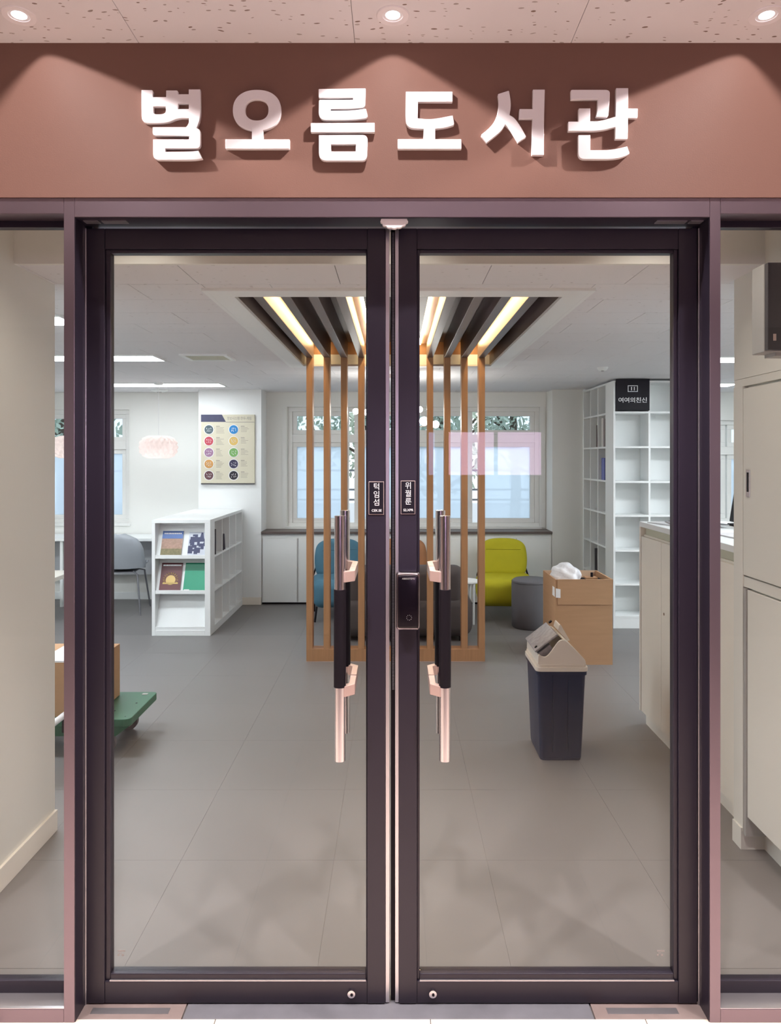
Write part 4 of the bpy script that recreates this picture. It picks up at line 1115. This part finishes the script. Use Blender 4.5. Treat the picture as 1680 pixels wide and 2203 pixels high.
f1.build('folded_flap', M_card, cb)
f2 = MB(); f2.prism([(0.01, bh), (bd-0.01, bh), (bd-0.02, bh-0.19), (0.02, bh-0.19)], lambda u, v, q: (q, u, v), bw+0.001, bw+0.006); f2.build('folded_flap', M_card, cb)
lb2 = MB(); lb2.prism([(0.02, bh-0.135), (0.105, bh-0.135), (0.10, bh-0.065), (0.028, bh-0.065)], lambda u, v, q: (q, u, v), -0.0012, -0.0002); lb2.build('shipping_label', M_paper, cb)
lb3 = MB(); lb3.prism([(0.0, bh-0.135), (0.036, bh-0.138), (0.036, bh-0.072), (0.0, bh-0.065)], lambda u, v, q: (u, q, v), -0.0085, -0.0072); lb3.build('shipping_label', M_paper, cb)
# bubble wrap bundle
rn = random.Random(4)
bwp = bmesh.new(); bmesh.ops.create_icosphere(bwp, subdivisions=4, radius=1)
for v in bwp.verts:
    n = v.co.copy(); r = 1 + 0.10*math.sin(5*n.x+2)*math.sin(7*n.y+1) + 0.06*math.sin(11*n.z+3*n.x)
    v.co = Vector((n.x*0.100*r, n.y*0.17*r, n.z*0.13*r))
me = bpy.data.meshes.new('bubble_wrap'); bwp.to_mesh(me); bwp.free(); me.materials.append(M_bubble)
for p in me.polygons: p.use_smooth = True
o = link('bubble_wrap', me, None, (1.224+0.128, 5.5+0.235, 0.615), (0, 0.35, 0.2)); tag(o, 'white bubble wrap bundle poking out of the cardboard box', 'bubble wrap')
bi = thing('desk_stand', 'black plastic stand lying inside the cardboard box', 'stand', (1.224+0.345, 5.5+0.25, 0.58))
box('base', (-0.085, 0.075, -0.07, 0.07, 0, 0.035), M_black, bi, 0.006)
MB().tube([(0.0,0,0.03),(0.0,0,0.085)], 0.010, 10).build('peg', M_black, bi, True)
box('tray', (-0.055, 0.04, -0.03, 0.05, 0.035, 0.05), M_wood, bi, 0.003)
for x, z in ((1.224+0.335, 0),): 
    box('packing', (-0.09, 0.08, -0.15, 0.15, -0.57, 0), M_cardin, bi)

bn = thing('waste_bin', 'navy swing-lid waste bin with beige lid in front of the cardboard box', 'waste bin', (0.739+0.128, 3.74+0.165, 0))
def taper_box(x0, x1, y0, y1, z0, z1, k, r, seg=4):
    t_ = bmesh.new(); bmesh.ops.create_cube(t_, size=1)
    for v in t_.verts:
        s_ = k if v.co.z < 0 else 1
        v.co = Vector(((x0+x1)/2 + v.co.x*(x1-x0)*s_, (y0+y1)/2 + v.co.y*(y1-y0)*s_, z0 if v.co.z < 0 else z1))
    es = [e for e in t_.edges if abs(e.verts[0].co.z-e.verts[1].co.z) > 0.01]
    bmesh.ops.bevel(t_, geom=es, offset=r, segments=seg, profile=0.5, affect='EDGES')
    return t_
b = MB(); b.merge(taper_box(-0.126, 0.126, -0.163, 0.163, 0.012, 0.468, 0.87, 0.022)); b.merge(taper_box(-0.108, 0.108, -0.143, 0.143, 0.0, 0.013, 0.98, 0.02))
b.build('bin_body', M_navy, bn, True)
b = MB(); b.merge(taper_box(-0.132, 0.132, -0.169, 0.169, 0.452, 0.472, 1, 0.024)); b.build('bin_rim', M_navy, bn, True)
for x in (-0.045, 0.032):
    box('body_rib', (x-0.0015, x+0.0015, -0.1635, -0.150, 0.05, 0.45), M_navy, bn)
b = MB(); b.merge(taper_box(-0.136, 0.136, -0.173, 0.173, 0.472, 0.492, 1, 0.026)); lid = b.build('lid_rim', M_beige, bn, True)
b = MB(); b.merge(taper_box(-0.130, 0.130, -0.166, 0.166, 0.492, 0.506, 0.985, 0.024)); b.build('lid_step', M_beige, bn, True)
# gable hood: solid gable ends with concave cut on the west slope
gab = F([(-0.124, 0.506, 0.005), (0.124, 0.506, 0.01), (0.122, 0.53, 0.02), (0.052, 0.598, 0.06), (0.018, 0.632, 0.03), (-0.012, 0.632, 0.025), (-0.045, 0.585, 0.06), (-0.078, 0.542, 0.05), (-0.104, 0.545, 0.03), (-0.122, 0.562, 0.02)], 4)
hood = MB()
for y0, y1 in ((-0.160, -0.146), (0.146, 0.160)):
    hood.prism(gab, lambda u, v, q: (u, q, v), y0, y1)
hood.build('gable_end', M_beige, bn, False)
east = F([(0.124, 0.506), (0.122, 0.53, 0.02), (0.052, 0.598, 0.06), (0.018, 0.632, 0.02), (0.012, 0.625), (0.045, 0.592, 0.06), (0.114, 0.527, 0.02), (0.114, 0.506)], 4)
MB().prism(east, lambda u, v, q: (u, q, v), -0.146, 0.146).build('hood_slope', M_beige, bn)
west = [(-0.124, 0.506), (-0.116, 0.506), (-0.112, 0.548), (-0.122, 0.556)]
MB().prism(west, lambda u, v, q: (u, q, v), -0.146, 0.146).build('hood_lip', M_beige, bn)
# swing flap standing open on the pivot
fl_ = MB(); fl_.rbox(-0.088, 0.060, -0.138, 0.138, -0.006, 0.006, 0.005, 2)
fl_.rot(Matrix.Translation((-0.065, 0, 0.618)) @ Matrix.Rotation(-0.66, 4, 'Y'))
flo = fl_.build('swing_flap', M_flap, bn, True)
fb = MB(); fb.prism([(-0.118, 0.552), (-0.055, 0.600), (-0.040, 0.575), (-0.082, 0.520), (-0.108, 0.520)], lambda u, v, q: (u, q, v), -0.125, 0.125); fb.build('flap_back', M_flap, flo)
MB().tube([(-0.122, -0.10, 0.580), (-0.126, -0.10, 0.584)], 0.008, 12).build('flap_stop', M_black, flo, True)
MB().tube([(-0.005, 0.09, 0.668), (-0.010, 0.09, 0.674)], 0.010, 12).build('flap_stop', M_black, flo, True)
f3 = MB(); f3.prism(F([(0.020, 0.640, 0.0), (0.028, 0.672, 0.01), (0.036, 0.670, 0.01), (0.084, 0.586, 0.0), (0.072, 0.582, 0)], 3), lambda u, v, q: (u, q, v), 0.02, 0.13)
f3.build('rear_flap', M_beige, bn)

# ================================================================== PLATFORM TROLLEY WITH BOX
tx, ty = -1.40, 3.80
tl_ = thing('platform_trolley', 'green plastic platform trolley carrying a cardboard box', 'trolley', (tx, ty, 0))
pl = MB(); pts2 = F([(-0.80, 0.0, 0.04), (-0.02, 0.0, 0.03), (0.0, 0.02, 0.02), (0.0, 0.45, 0.03), (-0.80, 0.45, 0.04)], 4)
pl.prism(pts2, lambda u, v, q: (u, v, q), 0.160, 0.200)
pl.build('platform', M_green, tl_, bevel=0.003)
us = MB(); us.add([(-0.76,0.03,0.100),(-0.085,0.03,0.100),(-0.085,0.42,0.100),(-0.76,0.42,0.100),(-0.80,0.005,0.162),(-0.006,0.005,0.162),(-0.006,0.445,0.162),(-0.80,0.445,0.162)], [(0,3,2,1),(4,5,6,7),(0,1,5,4),(1,2,6,5),(2,3,7,6),(3,0,4,7)])
us.build('underside', M_green, tl_)
for a, b, r in ((-0.055, 0.255, 0.006), (-0.13, 0.13, 0.006), (-0.04, 0.045, 0.003)):
    MB().tube([(a, b, 0.1995), (a, b, 0.2008)], r, 14).build('bolt_hole', M_black, tl_)
box('moulded_plate', (-0.075, -0.045, 0.395, 0.42, 0.1995, 0.202), M_lgrey, tl_)
for a, b in ((-0.150, 0.06), (-0.150, 0.39), (-0.68, 0.06), (-0.68, 0.39)):
    w_ = MB(); w_.tube([(a, b-0.014, 0.055), (a, b+0.014, 0.055)], 0.055, 24); wo = w_.build('caster_wheel', M_tyre, tl_, True)
    MB().tube([(a, b-0.016, 0.055), (a, b+0.016, 0.055)], 0.034, 20).build('wheel_hub', M_lgrey, wo, True)
    fk = MB(); fk.box(a-0.02, a+0.02, b-0.022, b-0.017, 0.05, 0.112); fk.box(a-0.02, a+0.02, b+0.017, b+0.022, 0.05, 0.112); fk.box(a-0.025, a+0.025, b-0.022, b+0.022, 0.109, 0.114); fk.build('caster_fork', M_leg, wo)
hd_ = MB(); hd_.tube([(-0.31, 0.02, 0.235), (-0.31, -0.02, 0.25), (-0.31, -0.26, 0.25), (-0.33, -0.29, 0.25), (-0.68, -0.29, 0.25), (-0.70, -0.26, 0.25), (-0.70, -0.02, 0.25), (-0.70, 0.02, 0.235)], 0.016, 12)
box('handle_socket', (-0.345, -0.275, -0.03, 0.025, 0.14, 0.222), M_black, tl_, 0.003); box('handle_socket', (-0.735, -0.665, -0.03, 0.025, 0.14, 0.222), M_black, tl_, 0.003)
hd_.build('folded_handle', M_paper, tl_, True)
pb = thing('parcel_box', 'brown parcel box taped with white on the green trolley', 'box', (-1.60, 3.83, 0.202))
box('carton', (-0.46, 0, 0, 0.36, 0, 0.298), M_card, pb, 0.002)
box('packing_tape', (-0.30, -0.10, -0.0008, 0.3608, 0.29, 0.2992), M_paper, pb)

# ================================================================== COUNTER AND STORAGE WALL
ct_ = thing('service_counter', 'tall ivory service counter with flat doors along its front', 'counter', (1.46, 3.0, 0))
CD, CH = 1.31, 1.20
box('counter_top', (0, 0.52, 0, CD, CH-0.03, CH), M_white, ct_, 0.002)
box('end_panel', (0.0, 0.50, CD-0.022, CD, 0.075, CH-0.03), M_ivory, ct_, 0.002)
box('carcass', (0.022, 0.50, 0.0, CD-0.022, 0.075, CH-0.075), M_ivory, ct_)
box('grip_recess', (0.032, 0.06, 0.0, CD-0.022, CH-0.075, CH-0.03), M_vent, ct_)
box('toe_kick', (0.03, 0.48, 0, CD-0.03, 0, 0.075), M_ivory, ct_)
nd = 4; dw = (CD-0.026)/nd
for k in range(nd):
    dd = box('door', (0.003, 0.0215, k*dw+0.0015, (k+1)*dw-0.0015, 0.078, CH-0.085), M_ivory, ct_, 0.001)
    if k % 2 == 0:
        MB().tube([(0.003, (k+1)*dw-0.045, 0.73), (0.001, (k+1)*dw-0.045, 0.73)], 0.008, 14).build('lock', M_chrome, dd, True)
mg = 'papers lying on the counter'
for k, (x, y, z, rz_, w_, d_, c_, l) in enumerate(((1.62, 4.10, 0.0, 0.3, 0.11, 0.15, (0.55,0.55,0.56), 'grey leaflet at the bottom of the papers on the counter'), (1.66, 4.06, 0.006, -0.2, 0.11, 0.15, (0.30,0.29,0.30), 'dark grey leaflet in the middle of the papers on the counter'), (1.70, 4.04, 0.012, 0.15, 0.10, 0.14, (0.05,0.05,0.06), 'black booklet on top of the papers on the counter'), (1.72, 3.40, 0.0, 0.05, 0.13, 0.20, (0.7,0.68,0.7), 'pale striped leaflet near the storage wall end of the counter'))):
    p = thing('leaflet', l, 'leaflet', (x, y, CH+z), rz_, mg)
    box('cover', (-w_, w_, -d_, d_, 0.0045, 0.006), mat('leaf_print_%d' % k, c_, 0.5, 0, 0.3, 25), p)
    box('pages', (-w_+0.002, w_-0.002, -d_+0.002, d_-0.002, 0, 0.0045), M_paper, p)
mo = thing('monitor', 'black monitor seen edge-on at the back of the counter', 'monitor', (1.925, 3.98, CH), 0.0)
s = MB(); s.rbox(-0.015, 0.015, -0.15, 0.15, 0.015, 0.26, 0.006, 2); s.rot(Matrix.Rotation(0.16, 4, 'Y')); s.build('screen', M_black, mo, True)
box('foot', (-0.05, 0.05, -0.09, 0.09, 0, 0.012), M_black, mo, 0.003)
box('neck', (-0.004, 0.02, -0.03, 0.03, 0.012, 0.10), M_black, mo)

wr = tag(MB().box(1.402, 1.75, 2.14, 2.98, 1.90, 2.62).box(1.53, 1.75, 2.14, 2.98, 0, 1.90).build('wall_right', M_cream), 'cream wall above the built-in storage doors', 'wall', kind='structure')
stg = thing('storage_cupboard', 'cream built-in storage cupboard beside the counter', 'cupboard', (1.40, 2.14, 0))
box('face_frame', (0.003, 0.128, 0.0, 0.84, 1.868, 1.899), M_cream, stg, 0.001)
box('corner_post', (0.0, 0.128, 0.762, 0.84, 0.075, 1.868), M_cream, stg, 0.001)
box('post_foot', (-0.006, 0.10, 0.765, 0.84, 0.0, 0.088), M_cream, stg, 0.001)
box('edge_strip', (-0.004, 0.10, 0.728, 0.748, 0.072, 1.058), M_lgrey, stg, 0.001)
box('carcass', (0.022, 0.128, 0.0, 0.762, 0.152, 1.868), M_cream, stg)
box('toe_kick', (0.09, 0.128, 0.0, 0.765, 0, 0.152), M_cream, stg)
ud = box('upper_door', (0.0, 0.020, 0.05, 0.800-0.041, 1.110, 1.858), M_cream, stg, 0.0015)
box('middle_rail', (0.004, 0.022, 0.0, 0.762, 1.062, 1.104), M_cream, stg, 0.001)
ld_ = box('lower_door', (0.0, 0.020, 0.05, 0.724, 0.152, 1.055), M_cream, stg, 0.0015)
hdl = box('flush_handle', (-0.003, 0.006, 0.700, 0.732, 1.425, 1.533), M_chrome, ud, 0.001)
box('handle_slot', (-0.0036, -0.002, 0.709, 0.723, 1.445, 1.522), M_black, ud)
wb = thing('wall_unit', 'grey and black wall-mounted speaker box above the storage doors', 'speaker', (1.402, 2.44, 1.942))
box('housing', (-0.142, 0.0, 0.022, 0.106, 0, 0.302), M_lgrey, wb, 0.003)
box('front_grille', (-0.140, 0.0, 0.0, 0.022, 0.004, 0.300), M_dgrey, wb, 0.002)
box('badge', (-0.122, -0.112, -0.0012, 0.0, 0.035, 0.058), M_edge, wb)
box('bracket', (-0.10, 0.0, 0.03, 0.10, -0.012, 0.0), M_lgrey, wb)
